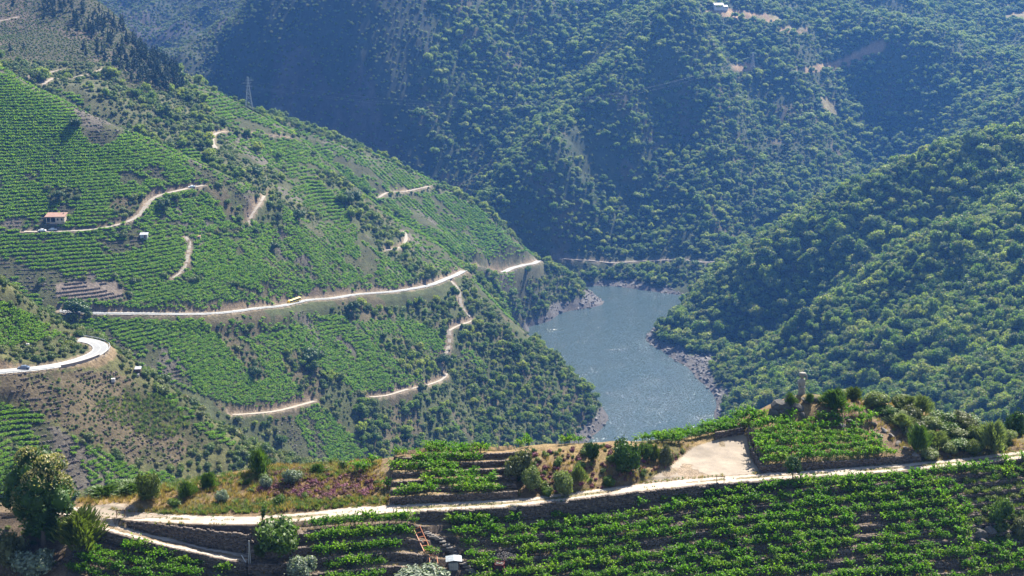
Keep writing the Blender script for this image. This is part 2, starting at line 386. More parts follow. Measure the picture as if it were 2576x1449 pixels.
CUT = np.zeros_like(Z)
UPH = np.zeros(Z.shape, dtype=bool)
ROADD = np.full(Z.shape, 99.0)
for key, (q, hw, kd) in ROADS.items():
    dt = tg[1] - tg[0]
    hz = (4.0 if key == 'end' else 7.0) if kd == 'asphalt' else 3.0
    reach = hw + hz
    best = np.full(Z.shape, 1e9); zr = np.zeros_like(Z)
    for (x, y, z) in q:
        t = x / y
        i0 = max(0, int((t - reach / y - tg[0]) / dt)); i1 = min(NT, int((t + reach / y - tg[0]) / dt) + 2)
        j0 = max(0, np.searchsorted(yg, y - reach)); j1 = min(NY, np.searchsorted(yg, y + reach) + 1)
        d = np.hypot(XX[i0:i1, j0:j1] - x, YY[i0:i1, j0:j1] - y)
        m = d < best[i0:i1, j0:j1]
        best[i0:i1, j0:j1][m] = d[m]; zr[i0:i1, j0:j1][m] = z
    m = best < reach
    over = np.maximum(best - hw - 0.7, 0)
    up = zr + over * (1.9 if kd == 'asphalt' else 1.4) - 0.12; dn = zr - over * 1.05 - 0.12
    zn = np.clip(Z, dn, up); k = sstep(reach, reach - 2.0, best)
    zn = Z + (zn - Z) * k
    CUT = np.where(m, np.maximum(CUT, np.where(best < hw + 1.0, 0.6, np.abs(zn - Z))), CUT)
    Z = np.where(m, zn, Z)
    UPH |= m & (zn > zr + .1)
    ROADD = np.minimum(ROADD, np.where(m, best - hw, 99))

def ribbon(q, hw, lift, uo=0.0):
    d = np.gradient(q[:, :2], axis=0); d /= np.linalg.norm(d, axis=1)[:, None] + 1e-9
    nrm = np.stack([-d[:, 1], d[:, 0]], 1)
    cols = np.linspace(-1, 1, 5); V = []
    for i in range(len(q)):
        wob = 1 + 0.10 * math.sin(i * 1.3) * (1 if hw < 2.5 else 0.1)
        for c in cols:
            o = uo + c * hw * wob
            V.append((q[i, 0] + nrm[i, 0] * o, q[i, 1] + nrm[i, 1] * o, q[i, 2] + lift + (0.04 * (1 - c * c))))
    F_ = []
    for i in range(len(q) - 1):
        for c in range(4):
            a = i * 5 + c; F_.append((a, a + 1, a + 6, a + 5))
    return np.array(V), np.array(F_)
# ================================================================= materials
def nodes(mat): return mat.node_tree.nodes, mat.node_tree.links
def new_mat(name):
    m = bpy.data.materials.new(name); m.use_nodes = True
    return m
def ramp(nt, stops, interp='LINEAR'):
    r = nt.nodes.new('ShaderNodeValToRGB'); e = r.color_ramp; e.interpolation = interp
    while len(e.elements) < len(stops): e.elements.new(0.5)
    for el, (p, c) in zip(e.elements, stops): el.position = p; el.color = (*c, 1)
    return r
def mixc(nt, blend, fac, a, b):
    m = nt.nodes.new('ShaderNodeMix'); m.data_type = 'RGBA'; m.blend_type = blend
    for s, v in ((m.inputs[0], fac), (m.inputs[6], a), (m.inputs[7], b)):
        if hasattr(v, 'is_output'): nt.links.new(v, s)
        elif isinstance(v, (tuple, list)): s.default_value = (*v, 1)
        else: s.default_value = v
    return m.outputs[2]
def noise(nt, vec, scale, detail=4, rough=0.55):
    n = nt.nodes.new('ShaderNodeTexNoise'); n.inputs['Scale'].default_value = scale; n.inputs['Detail'].default_value = detail; n.inputs['Roughness'].default_value = rough
    if vec is not None: nt.links.new(vec, n.inputs['Vector'])
    return n.outputs['Fac']
def bump(nt, h, strength, dist, bsdf):
    b = nt.nodes.new('ShaderNodeBump'); b.inputs['Strength'].default_value = strength; b.inputs['Distance'].default_value = dist
    nt.links.new(h, b.inputs['Height']); nt.links.new(b.outputs[0], bsdf.inputs['Normal'])
def geo_pos(nt): return nt.nodes.new('ShaderNodeNewGeometry').outputs['Position']
def obj_pos(nt): return nt.nodes.new('ShaderNodeTexCoord').outputs['Object']

def solid(name, col, rough=0.8, metal=0.0, nscale=0, namt=0.25, bumps=0.0, spec=0.3, world_=False):
    m = new_mat(name); nt = m.node_tree; b = nt.nodes['Principled BSDF']
    b.inputs['Roughness'].default_value = rough; b.inputs['Metallic'].default_value = metal; b.inputs['Specular IOR Level'].default_value = spec
    if nscale:
        n = noise(nt, geo_pos(nt) if world_ else obj_pos(nt), nscale, 5)
        r = ramp(nt, [(0.25, tuple(c * (1 - namt) for c in col)), (0.75, tuple(min(1, c * (1 + namt)) for c in col))])
        nt.links.new(n, r.inputs[0]); nt.links.new(r.outputs[0], b.inputs['Base Color'])
        if bumps: bump(nt, n, 0.6, bumps, b)
    else: b.inputs['Base Color'].default_value = (*col, 1)
    return m
def soil_mat(name, s1, s2, bd):
    m = new_mat(name); nt = m.node_tree; b = nt.nodes['Principled BSDF']; b.inputs['Roughness'].default_value = 0.95; b.inputs['Specular IOR Level'].default_value = 0.1
    a = nt.nodes.new('ShaderNodeAttribute'); a.attribute_name = 'soil'
    p = geo_pos(nt)
    n1_ = noise(nt, p, s1, 6, 0.65); n2_ = noise(nt, p, s2, 5, 0.7)
    r1 = ramp(nt, [(0.3, (0.62, 0.62, 0.6)), (0.7, (1.35, 1.32, 1.28))]); nt.links.new(n1_, r1.inputs[0])
    r2 = ramp(nt, [(0.32, (0.55, 0.55, 0.55)), (0.68, (1.4, 1.4, 1.4))]); nt.links.new(n2_, r2.inputs[0])
    c = mixc(nt, 'MULTIPLY', 1.0, a.outputs['Color'], r1.outputs[0]); c = mixc(nt, 'MULTIPLY', 1.0, c, r2.outputs[0])
    nt.links.new(c, b.inputs['Base Color'])
    bump(nt, n2_, 0.8, bd, b)
    return m
M = {}
M['terrain'] = soil_mat('hillside_soil', 0.12, 0.9, 0.8)
M['ground'] = soil_mat('ridge_soil', 1.1, 5.0, 0.12)

def leaf_mat(name, stops, trans=0.3, rough=0.55, spec=0.25, vary=0.35, nscale=1.5):
    """foliage: tint differs from plant to plant and from leaf to leaf, light comes through the blades"""
    m = new_mat(name); nt = m.node_tree
    for n in list(nt.nodes): nt.nodes.remove(n)
    out = nt.nodes.new('ShaderNodeOutputMaterial')
    oi = nt.nodes.new('ShaderNodeObjectInfo'); g = nt.nodes.new('ShaderNodeNewGeometry')
    r = ramp(nt, stops); nt.links.new(oi.outputs['Random'], r.inputs[0])
    k = ramp(nt, [(0.0, (1 - vary,) * 3), (1.0, (1 + vary, 1 + vary, 1 + vary * 0.6))]); nt.links.new(g.outputs['Random Per Island'], k.inputs[0])
    c = mixc(nt, 'MULTIPLY', 1.0, r.outputs[0], k.outputs[0])
    d = nt.nodes.new('ShaderNodeBsdfPrincipled'); d.inputs['Roughness'].default_value = rough; d.inputs['Specular IOR Level'].default_value = spec
    t = nt.nodes.new('ShaderNodeBsdfTranslucent')
    nt.links.new(c, d.inputs['Base Color'])
    c2 = mixc(nt, 'MULTIPLY', 1.0, c, (1.5, 1.75, 0.7)); nt.links.new(c2, t.inputs['Color'])
    mx = nt.nodes.new('ShaderNodeMixShader'); mx.inputs[0].default_value = trans
    nt.links.new(d.outputs[0], mx.inputs[1]); nt.links.new(t.outputs[0], mx.inputs[2]); nt.links.new(mx.outputs[0], out.inputs['Surface'])
    return m

# ================================================================= what covers the slopes
UU, VV = project(XX, YY, Z)
slope = (Z - CAMZ) / YY
runmax = np.maximum.accumulate(slope, axis=1)
HID = (runmax - slope) * YY                      # metres below the line of sight
li = {k: i for i, k in enumerate(names)}
PLOTS = [  # outline, fill plots first
 ([(-60,100),(0,160),(610,460),(700,480),(900,560),(1060,690),(1000,725),(840,735),(700,762),(500,785),(200,778),(-60,778)], 'C', 1.45, 0.02, .93, 0),
 ([(540,320),(760,345),(880,445),(1180,664),(1100,690),(900,600),(690,480),(600,400)], 'UC', 1.6, 0.05, .92, 0),
 ([(440,190),(560,240),(760,345),(540,325),(490,260)], 'U', 1.6, 0.05, .92, 0),
 ([(700,310),(960,395),(1110,465),(1345,645),(1180,662),(900,480),(760,380)], 'K', 1.8, 0.0, .94, 0),
 ([(190,800),(560,802),(720,788),(830,775),(930,800),(1010,792),(1115,825),(1120,890),(1080,955),(980,990),(800,1002),(600,1026),(330,930)], 'C', 1.55, 0.1, .92, 0),
 # outline, layers, level step, tilt, fullness, style
 ([(-60,140),(0,172),(130,238),(260,300),(420,380),(612,464),(560,470),(470,470),(380,486),(352,542),(240,570),(-60,570)], 'C', 1.42, 0.0, .93, 0),
 ([(-60,588),(240,586),(355,592),(468,600),(466,640),(455,690),(300,700),(60,708),(-60,705)], 'C', 1.5, 0.0, .98, 0),
 ([(306,712),(440,706),(520,702),(560,715),(688,752),(600,764),(480,768),(340,764)], 'C', 1.4, 0.0, .97, 0),
 ([(90,716),(140,712),(140,745),(100,740)], 'C', 1.4, 0.0, .9, 0),
 ([(484,602),(560,645),(692,752),(560,712),(475,690),(474,655)], 'C', 1.45, 0.12, .98, 1),
 ([(500,592),(640,602),(690,640),(790,690),(826,722),(760,745),(700,748),(570,650)], 'C', 1.45, 0.06, .95, 0),
 ([(392,560),(424,512),(520,478),(650,488),(640,520),(618,575),(500,588),(380,574)], 'C', 1.5, 0.04, .75, 0),
 ([(640,560),(700,570),(760,562),(880,622),(950,708),(850,728),(800,690),(700,606)], 'CU', 1.45, 0.1, .95, 0),
 ([(440,196),(480,206),(560,262),(640,300),(712,335),(560,322),(528,308),(500,270)], 'U', 1.6, 0.05, .93, 0),
 ([(560,337),(735,352),(800,400),(862,446),(800,432),(700,402),(600,366)], 'U', 1.6, 0.0, .95, 0),
 ([(690,425),(800,446),(862,512),(940,562),(900,592),(800,542),(720,480)], 'UC', 1.6, 0.05, .9, 0),
 ([(380,368),(420,375),(500,380),(530,400),(520,420),(440,385)], 'U', 1.6, 0, .9, 0),
 ([(130,225),(200,205),(220,240),(230,265),(180,262)], 'U', 1.8, 0, .8, 0),
 ([(760,346),(960,400),(1105,468),(1000,482),(948,496),(880,450),(830,405)], 'K', 1.8, 0.0, .95, 0),
 ([(960,502),(1050,478),(1112,474),(1200,524),(1342,640),(1180,654),(1120,642),(1040,586)], 'K', 1.8, 0.0, .95, 0),
 ([(950,520),(1010,555),(1172,656),(1130,662),(1040,622),(940,545)], 'UCK', 1.7, 0.3, .95, 1),
 ([(190,802),(520,802),(556,822),(640,880),(782,1002),(600,1024),(540,1010),(330,930),(290,878),(190,850)], 'C', 1.55, 0.0, .97, 0),
 ([(548,808),(620,806),(660,800),(720,792),(800,830),(900,880),(990,960),(985,990),(880,985),(700,892),(620,850)], 'C', 1.55, 0.14, .95, 0),
 ([(720,784),(800,778),(930,850),(1075,952),(1000,940),(860,880)], 'C', 1.55, 0.2, .93, 0),
 ([(930,806),(1000,790),(1100,826),(1118,884),(1088,890),(960,835)], 'C', 1.6, 0.15, .93, 0),
 ([(676,1062),(790,1014),(935,1142),(880,1160),(760,1160),(700,1092)], 'C', 1.5, 0.12, .97, 0),
 ([(1176,692),(1206,690),(1312,790),(1282,806),(1190,724)], 'CK', 1.7, 0.2, .93, 0),
 ([(1216,672),(1290,682),(1342,742),(1292,736)], 'K', 1.8, 0.1, .93, 0),
 ([(1120,862),(1180,880),(1230,935),(1190,925),(1130,900)], 'C', 1.6, 0.1, .8, 0),
 ([(1128,1062),(1140,1062),(1215,1118),(1190,1122)], 'C', 1.6, 0.2, .95, 1),
 ([(-60,700),(0,742),(60,770),(150,832),(176,848),(60,868),(-60,885)], 'B', 1.15, 0.0, .9, 2),
 ([(-60,1000),(0,1010),(90,1045),(230,1120),(330,1175),(500,1190),(460,1230),(200,1230),(-60,1250)], 'B', 1.2, 0.05, .8, 2),
 ([(420,980),(470,1030),(545,1080),(605,1120),(560,1124),(480,1075),(400,1000)], 'B', 1.1, 0.2, .95, 2),
 ([(-60,1100),(30,1110),(60,1200),(-60,1250)], 'B', 1.2, 0.0, .9, 2),
]
PLOTID = np.full(Z.shape, -1)
for k, (poly, lay, *_r) in enumerate(PLOTS):
    wob_u = UU + 3.0 * fbm(XX, YY, 14, 2, 71); wob_v = VV + 3.0 * fbm(XX, YY, 14, 2, 72)
    PLOTID[in_poly(wob_u, wob_v, poly) & np.isin(LAY, [li[c] for c in lay]) & (HID < 12)] = k
SCRUBS = [[(505,372),(560,382),(640,412),(692,440),(682,482),(600,455),(520,425)], [(300,195),(440,178),(500,250),(560,318),(525,330),(520,378),(440,362),(350,310),(262,295),(225,240)], [(850,500),(905,490),(985,556),(1070,690),(1040,700),(960,640),(900,570)], [(535,485),(570,480),(628,560),(600,566)],
 [(505,803),(535,803),(625,880),(668,950),(640,962),(560,870)], [(700,890),(760,888),(880,985),(860,1000),(760,992),(718,940)], [(800,762),(1000,742),(1060,740),(1115,765),(1112,826),(1000,788),(930,802),(850,800)], [(950,838),(1010,850),(1090,905),(1092,960),(1010,925)], [(385,486),(350,545),(300,545),(270,525),(290,495),(340,500)], [(120,480),(200,480),(205,505),(120,510)], [(640,480),(700,482),(700,560),(640,560),(625,530)], [(780,430),(860,445),(880,480),(820,470)], [(600,806),(640,800),(660,830),(630,850)]]
FULLU = UU + 5 * fbm(XX, YY, 16, 3, 73); FULLV = VV + 5 * fbm(XX, YY, 16, 3, 74)
for sp in SCRUBS: PLOTID[in_poly(FULLU, FULLV, sp) & np.isin(LAY, [li[k_] for k_ in 'CUK'])] = -1
BAND = np.zeros(Z.shape, dtype=bool)
for sp in ([(-60,630),(0,688),(100,765),(190,845),(205,885),(165,850),(60,778),(-60,722)], [(290,878),(360,928),(430,975),(620,1098),(800,1165),(800,1260),(600,1260),(430,1200),(470,1130),(540,1130),(500,1070),(400,1000),(300,930)]):
    BAND |= in_poly(FULLU, FULLV, sp) & (LAY == li['B'])
PLOTID[BAND & (PLOTID >= 0) & (PLOTID != len(PLOTS) - 2)] = -1
def region(poly, lay, hid=12): return in_poly(UU, VV, poly) & np.isin(LAY, [li[c] for c in lay]) & (HID < hid)
BARE = region([(140, 712), (306, 708), (308, 752), (180, 758), (142, 745)], 'C')            # bare dry terraces
PLOTID[BARE] = -1
DRYT = region([(0, 935), (290, 935), (420, 1000), (480, 1060), (600, 1130), (480, 1180), (330, 1165), (100, 1040), (0, 1000)], 'B')
DRYT &= ~BAND
edge_ = (PLOTID != np.roll(PLOTID, 1, 0)) | ((PLOTID != np.roll(PLOTID, 2, 0)) & (YY < 720)); PLOTID[edge_ & (PLOTID >= 0)] = -2
FERN = region([(240, 1010), (380, 985), (440, 1010), (480, 1070), (400, 1110), (280, 1060)], 'B')
PINE = region([(-60, -60), (230, -20), (340, 70), (440, 170), (470, 235), (330, 230), (280, 165), (-60, 150)], 'U', 40)
FIELDS = [[(1770, 28), (1830, 20), (1965, 42), (1972, 52), (1930, 58), (1840, 44)], [(1955, 66), (2030, 70), (2025, 84), (1960, 82)], [(2500, 38), (2590, 28), (2590, 50), (2530, 46)], [(1830, 168), (1890, 155), (1925, 172), (1860, 182)], [(1990, 178), (2120, 150), (2200, 105), (2235, 98), (2230, 125), (2130, 165), (2030, 185)], [(2060, 240), (2090, 255), (2110, 290), (2080, 285)]]
FIELD = np.zeros(Z.shape, dtype=bool)
for f in FIELDS: FIELD |= region(f, 'D')
ROCKY = fbm(XX, YY, 60, 3, 55)
nz = fbm(XX, YY, 25, 4, 31); nz2 = fbm(XX, YY, 90, 3, 33)
c = np.empty(Z.shape + (3,)); c[:] = (.10, .085, .05)
def put(mask, col, amt=1.0):
    a = (np.asarray(mask, dtype=float) * amt)[..., None]; c[:] = c * (1 - a) + np.array(col) * a
wood = np.isin(LAY, [li['D'], li['E'], li['G']])
put(wood, (.045, .055, .025))
put(wood & (nz > .45), (.085, .068, .04), .7)
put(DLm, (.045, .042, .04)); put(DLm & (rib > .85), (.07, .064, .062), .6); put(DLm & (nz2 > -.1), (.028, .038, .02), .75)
put(LAY == li['C'], (.08, .068, .04)); put((LAY == li['C']) & (nz > -.2), (.055, .068, .028), .85)
put(LAY == li['U'], (.075, .078, .04)); put(PINE, (.045, .044, .025)); put(PINE & (nz > .35), (.075, .06, .045))
put((LAY == li['K']), (.075, .075, .042))
put(LAY == li['B'], (.058, .062, .028)); put((LAY == li['B']) & (nz > .0), (.085, .085, .035), .8)
put(PLOTID >= 0, (.05, .054, .026)); put((PLOTID >= 0) & (nz > .55), (.095, .082, .07), .8)
put(BARE, (.14, .115, .095)); put(DRYT, (.062, .06, .03)); put(DRYT & (nz > 0.35), (.10, .078, .05), .8); put(FERN & (nz2 > -.3), (.11, .13, .036), .8)
put(FIELD, (.24, .165, .095)); put(FIELD & (nz > .1), (.15, .145, .07), .7)
put((CUT > 0.5) & ~wood & (UPH | (ROADD < 1.0)) & (ROADD < np.where(LAY == li['K'], 2.0, 4.0) + 2 * nz), (.135, .10, .068), .85); put((CUT > 1.5) & (nz > 0) & UPH & (ROADD < 4.5) & ~(LAY == li['K']), (.10, .075, .055), .7); put((ROADD < 1.0), (.20, .16, .12), .7)
put((LAY == li['B']) & (CUT > .8) & (ROADD < 3.2) & (ROADD > .6) & (VV < 925), (.17, .12, .076), .8)
shore = (Z < np.where(LAY == li['E'], 4.8, np.where(LAY == li['D'], 4.0, 8.0)) + 2.5 * nz) & (YY > 880)
put(shore, (.085, .08, .078)); put(shore & (nz > .1), (.13, .124, .12), .7); put(Z < 1.0, (.09, .08, .075), .8)
wallrow = (PLOTID >= 0)

idx = np.arange(NT * NY).reshape(NT, NY)
quads = np.stack([idx[:-1, :-1], idx[1:, :-1], idx[1:, 1:], idx[:-1, 1:]], -1).reshape(-1, 4)
hq = np.minimum.reduce([HID[:-1, :-1], HID[1:, :-1], HID[1:, 1:], HID[:-1, 1:]]).ravel()
Vt = np.stack([XX, YY, Z], -1).reshape(-1, 3)
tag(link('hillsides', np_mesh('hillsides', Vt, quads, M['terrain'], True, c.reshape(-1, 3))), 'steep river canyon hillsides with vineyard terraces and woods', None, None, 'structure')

# ---- water
def water_mat():
    m = new_mat('river_water'); nt = m.node_tree; b = nt.nodes['Principled BSDF']
    b.inputs['Base Color'].default_value = (.04, .06, .062, 1); b.inputs['Roughness'].default_value = 0.10; b.inputs['IOR'].default_value = 1.33
    p = geo_pos(nt)
    mp = nt.nodes.new('ShaderNodeMapping'); mp.inputs['Scale'].default_value = (1.0, .6, 1); mp.inputs['Rotation'].default_value = (0, 0, .5); nt.links.new(p, mp.inputs[0])
    w1 = noise(nt, mp.outputs[0], 0.55, 5, 0.65); w2 = noise(nt, p, 0.03, 3)
    mm = nt.nodes.new('ShaderNodeMath'); mm.operation = 'MULTIPLY'; nt.links.new(w1, mm.inputs[0])
    rr = nt.nodes.new('ShaderNodeMapRange'); rr.inputs[1].default_value = .35; rr.inputs[2].default_value = .65; rr.inputs[3].default_value = .2; rr.inputs[4].default_value = 1.3; nt.links.new(w2, rr.inputs[0]); nt.links.new(rr.outputs[0], mm.inputs[1])
    bp = nt.nodes.new('ShaderNodeBump'); bp.inputs['Strength'].default_value = 1.0; bp.inputs['Distance'].default_value = .55; nt.links.new(mm.outputs[0], bp.inputs['Height'])
    # wavelets: small facets, each tilted its own way
    vo = nt.nodes.new('ShaderNodeTexVoronoi'); vo.inputs['Scale'].default_value = 1.5; nt.links.new(p, vo.inputs['Vector'])
    s1 = nt.nodes.new('ShaderNodeVectorMath'); s1.operation = 'SUBTRACT'; s1.inputs[1].default_value = (.5, .5, .5); nt.links.new(vo.outputs['Color'], s1.inputs[0])
    s2 = nt.nodes.new('ShaderNodeVectorMath'); s2.operation = 'MULTIPLY'; s2.inputs[1].default_value = (.40, .40, 0); nt.links.new(s1.outputs[0], s2.inputs[0])
    s3 = nt.nodes.new('ShaderNodeVectorMath'); s3.operation = 'ADD'; nt.links.new(s2.outputs[0], s3.inputs[0]); nt.links.new(bp.outputs[0], s3.inputs[1])
    s4 = nt.nodes.new('ShaderNodeVectorMath'); s4.operation = 'NORMALIZE'; nt.links.new(s3.outputs[0], s4.inputs[0]); nt.links.new(s4.outputs[0], b.inputs['Normal'])
    return m
M['water'] = water_mat()
w = MB(); w.add([(-600, 600, 0), (900, 600, 0), (900, 1700, 0), (-600, 1700, 0)], [(0, 1, 2, 3)])
tag(w.build('river', M['water']), 'calm blue river bending through the canyon', None, None, 'structure')

# ---- roads
def road_mat(name, col, var):
    m = new_mat(name); nt = m.node_tree; b = nt.nodes['Principled BSDF']; b.inputs['Roughness'].default_value = .85
    n = noise(nt, geo_pos(nt), .5, 6, .7); r = ramp(nt, [(.3, tuple(x * (1 - var) for x in col)), (.7, tuple(x * (1 + var) for x in col))]); nt.links.new(n, r.inputs[0]); nt.links.new(r.outputs[0], b.inputs['Base Color'])
    return m
M['asphalt'] = road_mat('sun_bleached_asphalt', (.20, .20, .20), .12)
M['dirt'] = road_mat('pale_dirt', (.235, .20, .16), .25)
M['dull'] = road_mat('dull_earth', (.12, .10, .08), .25)
M['paint'] = solid('road_paint', (.5, .5, .48), .6)
def build_roads():
    for key, (q, hw, kd) in ROADS.items():
        V_, F_ = ribbon(q, hw, .06)
        o = tag(link('road' if kd == 'asphalt' else 'dirt_track', np_mesh(key, V_, F_, M['asphalt' if kd == 'asphalt' else ('dull' if key == 't15' else 'dirt')], True)), None, None, None, 'structure')
        if key == 'bend':
            for off in (-2.6, 2.6, 0.0):
                V2, F2 = ribbon(q, .09, .075, off)
                link('lane_line', np_mesh('lane_line', V2, F2, M['paint'], True), o)
        elif kd == 'asphalt':
            for off in (-2.1, 2.1):
                V2, F2 = ribbon(q, .08, .075, off)
                link('lane_line', np_mesh('lane_line', V2, F2, M['paint'], True), o)
build_roads()
# ================================================================= the near ridge with the dirt track
KX = 1.0
def curve_xy(lst, z=280.0):
    a = []
    for e in lst:
        u, v = e[0], e[1]; zz = e[2] if len(e) > 2 else z
        Y = (CAMZ - zz) / float(tanv(v)); p = P(u, v, Y); a.append((p[0], p[1], zz))
    return np.array(a)
TR = curve_xy([(-200, 1275), (100, 1280), (215, 1287), (300, 1297), (400, 1303), (500, 1308), (640, 1310), (760, 1301), (860, 1287), (1000, 1280), (1072, 1276), (1180, 1271), (1292, 1265), (1359, 1258), (1440, 1248), (1525, 1237), (1620, 1226), (1717, 1215), (1800, 1208), (1900, 1201), (2017, 1193), (2150, 1185), (2267, 1176), (2400, 1164), (2576, 1144), (2800, 1120)])
LT = curve_xy([(100, 1290, 280), (200, 1302, 280), (233, 1313, 279.8), (333, 1343, 279.0), (433, 1367, 278.2), (567, 1397, 277.2), (640, 1410, 276.7), (700, 1418, 276.4)])
TRX = np.linspace(-90, 90, 721); TRY = np.interp(TRX, TR[:, 0], TR[:, 1]); TRY = np.convolve(np.r_[np.full(12, TRY[0]), TRY, np.full(12, TRY[-1])], np.ones(25) / 25, 'valid')
def ytr(x): return np.interp(x, TRX, TRY)
def ylow(x): return np.interp(x, LT[:, 0], LT[:, 1])
def zlow(x): return np.interp(x, LT[:, 0], LT[:, 2])
def xu(u, Y=166.0, z=279.0): return Q(u, Y, z)[0]
crest = [(-150, 1275, 166), (60, 1265, 167), (200, 1256, 168.5), (400, 1226, 172), (560, 1196, 176), (700, 1174, 178), (850, 1166, 179), (1000, 1146, 178.5), (1100, 1136, 178), (1250, 1126, 180), (1400, 1116, 182), (1550, 1112, 184), (1700, 1102, 187), (1800, 1075, 189.5), (1880, 1048, 190.5), (1950, 1012, 192), (2016, 992, 193), (2100, 998, 195), (2300, 1026, 196), (2450, 1076, 195.5), (2576, 1096, 195.5), (2750, 1105, 196)]
fp = PP(crest) + behind(crest, 7, 2.2) + behind(crest, 30, 13)
for x in range(-85, 90, 9):
    fp += [(x, float(ytr(x)) + 1.3, 280.0), (x, float(ytr(x)) - 3, 279.9)]
fp += PP([(1780, 1150, 182.5), (1860, 1097, 188), (1740, 1140, 183.5), (700, 1240, 170), (900, 1230, 171), (560, 1240, 170), (2150, 1120, 184), (2000, 1090, 186.5), (2280, 1100, 187), (2450, 1120, 187), (1950, 1060, 188.5)])
TF = TPS(fp, lam=6.0, sc_=20.0)
HX = [xu(u) for u in (-200, 640, 1000, 1040, 1200, 1500, 1700, 1900, 2050, 2300, 2576)]
HV = [.5, .6, .8, 1.0, 1.8, 1.95, 1.55, 1.25, .95, .75, .6]
XA, XB, XC_, XD = xu(640), xu(1052), xu(1128), xu(2820, 172)
def terrace_par(x):
    left = x < XB + 1.9
    return np.where(left, 1.72, 1.36), np.where(left, 1.08, .85)
def front(x, y):
    s = (ytr(x) - y) * .985
    H0 = np.interp(x, HX, HV)
    b, h = terrace_par(x)
    wob = .22 * np.sin(x * .31) + .15 * np.sin(x * .83 + 1)
    k = np.floor((s - 1.6 + wob * np.clip(s - 2.6, 0, 1)) / b)
    k = np.maximum(k, 0)
    z = 280 - H0 - k * h - .06 * ((s - 1.6) - k * b)
    zs = 280 - .35 - (s - 1.6) * .62
    z = np.where((x < XA) | (x > XD), zs, z)
    # left: the lower track
    yl, zl = ylow(x), zlow(x)
    gap = np.maximum((ytr(x) - 1.5) - (yl + 1.3), .4)
    zz = zl + (280 - zl) * np.clip((y - (yl + 1.3)) / gap, 0, 1)
    s2 = yl - y
    kk = np.floor((s2 - 1.3) / 1.45)
    zz = np.where(s2 > 1.3, zl - 1.35 - kk * .85, zz)
    lm = (x < XA + 1.5) & (x > xu(225))
    z = np.where(lm, np.where(s2 > -1.3 - gap, zz, z), z)
    return np.where(s < 1.5, 280.0, z)
def fz(x, y):
    x = np.asarray(x, dtype=float); y = np.asarray(y, dtype=float)
    xc = np.clip(x, -82, 86); yc = np.clip(y, 152, 214)
    r = (yc - ytr(xc))
    zb = TF(xc, yc)
    zb = np.where(r < 1.3, 280.0, np.where(r < 3.5, 280 + (zb - 280) * sstep(1.3, 3.5, r), zb))
    # small terraces behind the track, and the walled plot to the right
    m1 = (xc > xu(985, 170)) & (xc < xu(1300, 170)) & (r > 1.5) & (r < 11.0)
    k = np.floor((r - 1.5) / 1.55)
    zb = np.where(m1, 280.85 + k * .5, zb)
    m2 = (xc > xu(1912, 180)) & (xc < xu(2330, 180)) & (r > 1.6) & (r < 11)
    zb = np.where(m2, np.maximum(zb, 280.9 + (r - 1.6) * .30), zb)
    z = np.where(r > -1.4, zb, front(xc, yc))
    z = z + .10 * fbm(xc, yc, 2.2, 3, 5) * np.where(np.abs(r) < 1.6, .25, 1.0) + .25 * fbm(xc, yc, 9, 2, 8) * np.where((r < 2), 0, 1)
    return z - .55 * np.maximum(0, 152 - y) - .62 * np.maximum(0, y - 214) - .2 * np.abs(x - xc)
gx = np.r_[np.linspace(-175, -83, 24), np.arange(-82, 86, .27), np.linspace(87, 180, 24)]
gy = np.r_[np.linspace(40, 151, 28), np.arange(152, 214, .2), np.linspace(215, 360, 40)]
GX, GY = np.meshgrid(gx, gy, indexing='ij')
GZ = fz(GX, GY)
def zF(x, y):
    i = np.clip(np.searchsorted(gx, x) - 1, 0, len(gx) - 2); j = np.clip(np.searchsorted(gy, y) - 1, 0, len(gy) - 2)
    fi = (x - gx[i]) / (gx[i + 1] - gx[i]); fj = (y - gy[j]) / (gy[j + 1] - gy[j])
    return GZ[i, j] * (1 - fi) * (1 - fj) + GZ[i + 1, j] * fi * (1 - fj) + GZ[i, j + 1] * (1 - fi) * fj + GZ[i + 1, j + 1] * fi * fj
yff = np.arange(140, 230, .08)
def hitF(u, v):
    dy, dz = ray(v); t = (u - CU) / FPX / float(dy)
    g = zF(t * yff, yff) - (CAMZ + yff * float(dz / dy))
    k = int(np.argmax(g >= 0)) if (g >= 0).any() else int(np.argmax(g))
    return Vector((t * yff[k], yff[k], float(zF(t * yff[k], yff[k]))))
GU, GV = project(GX, GY, GZ)
gr = GY - ytr(GX)
gn = fbm(GX, GY, 3.0, 4, 41); gn2 = fbm(GX, GY, 9.0, 3, 43)
gc = np.empty(GX.shape + (3,)); gc[:] = (.20, .15, .10)
def putg(mask, col, amt=1.0):
    a = (np.asarray(mask, dtype=float) * amt)[..., None]; gc[:] = gc * (1 - a) + np.array(col) * a
backside = gr > 1.2
putg(backside, (.24, .17, .10)); putg(backside & (gn > .1), (.17, .16, .07), .8); putg(backside & (gn2 > .3), (.33, .235, .12), .8)
HEATH = backside & in_poly(GU, GV, [(540, 1190), (640, 1180), (900, 1165), (945, 1200), (950, 1245), (800, 1265), (600, 1235)])
putg(HEATH, (.20, .135, .09)); putg(HEATH & (gn > 0), (.28, .17, .10), .7)
putg(in_poly(GU, GV, [(200, 1260), (330, 1235), (420, 1262), (380, 1280), (200, 1275)]), (.42, .29, .15), .85)
frontm = gr < -1.3
putg(frontm, (.17, .13, .10)); putg(frontm & (gn > .05), (.26, .2, .15), .8)
putg(frontm & in_poly(GU, GV, [(880, 1330), (1050, 1335), (1090, 1449), (880, 1449)]), (.36, .28, .2), .8)
putg(backside & in_poly(GU, GV, [(940, 1180), (1280, 1130), (1290, 1262), (985, 1262)]), (.45, .32, .2), .6)
putg(backside & in_poly(GU, GV, [(2050, 1030), (2200, 1000), (2330, 1110), (2420, 1160), (2250, 1160), (2200, 1090)]), (.25, .175, .125), .8)
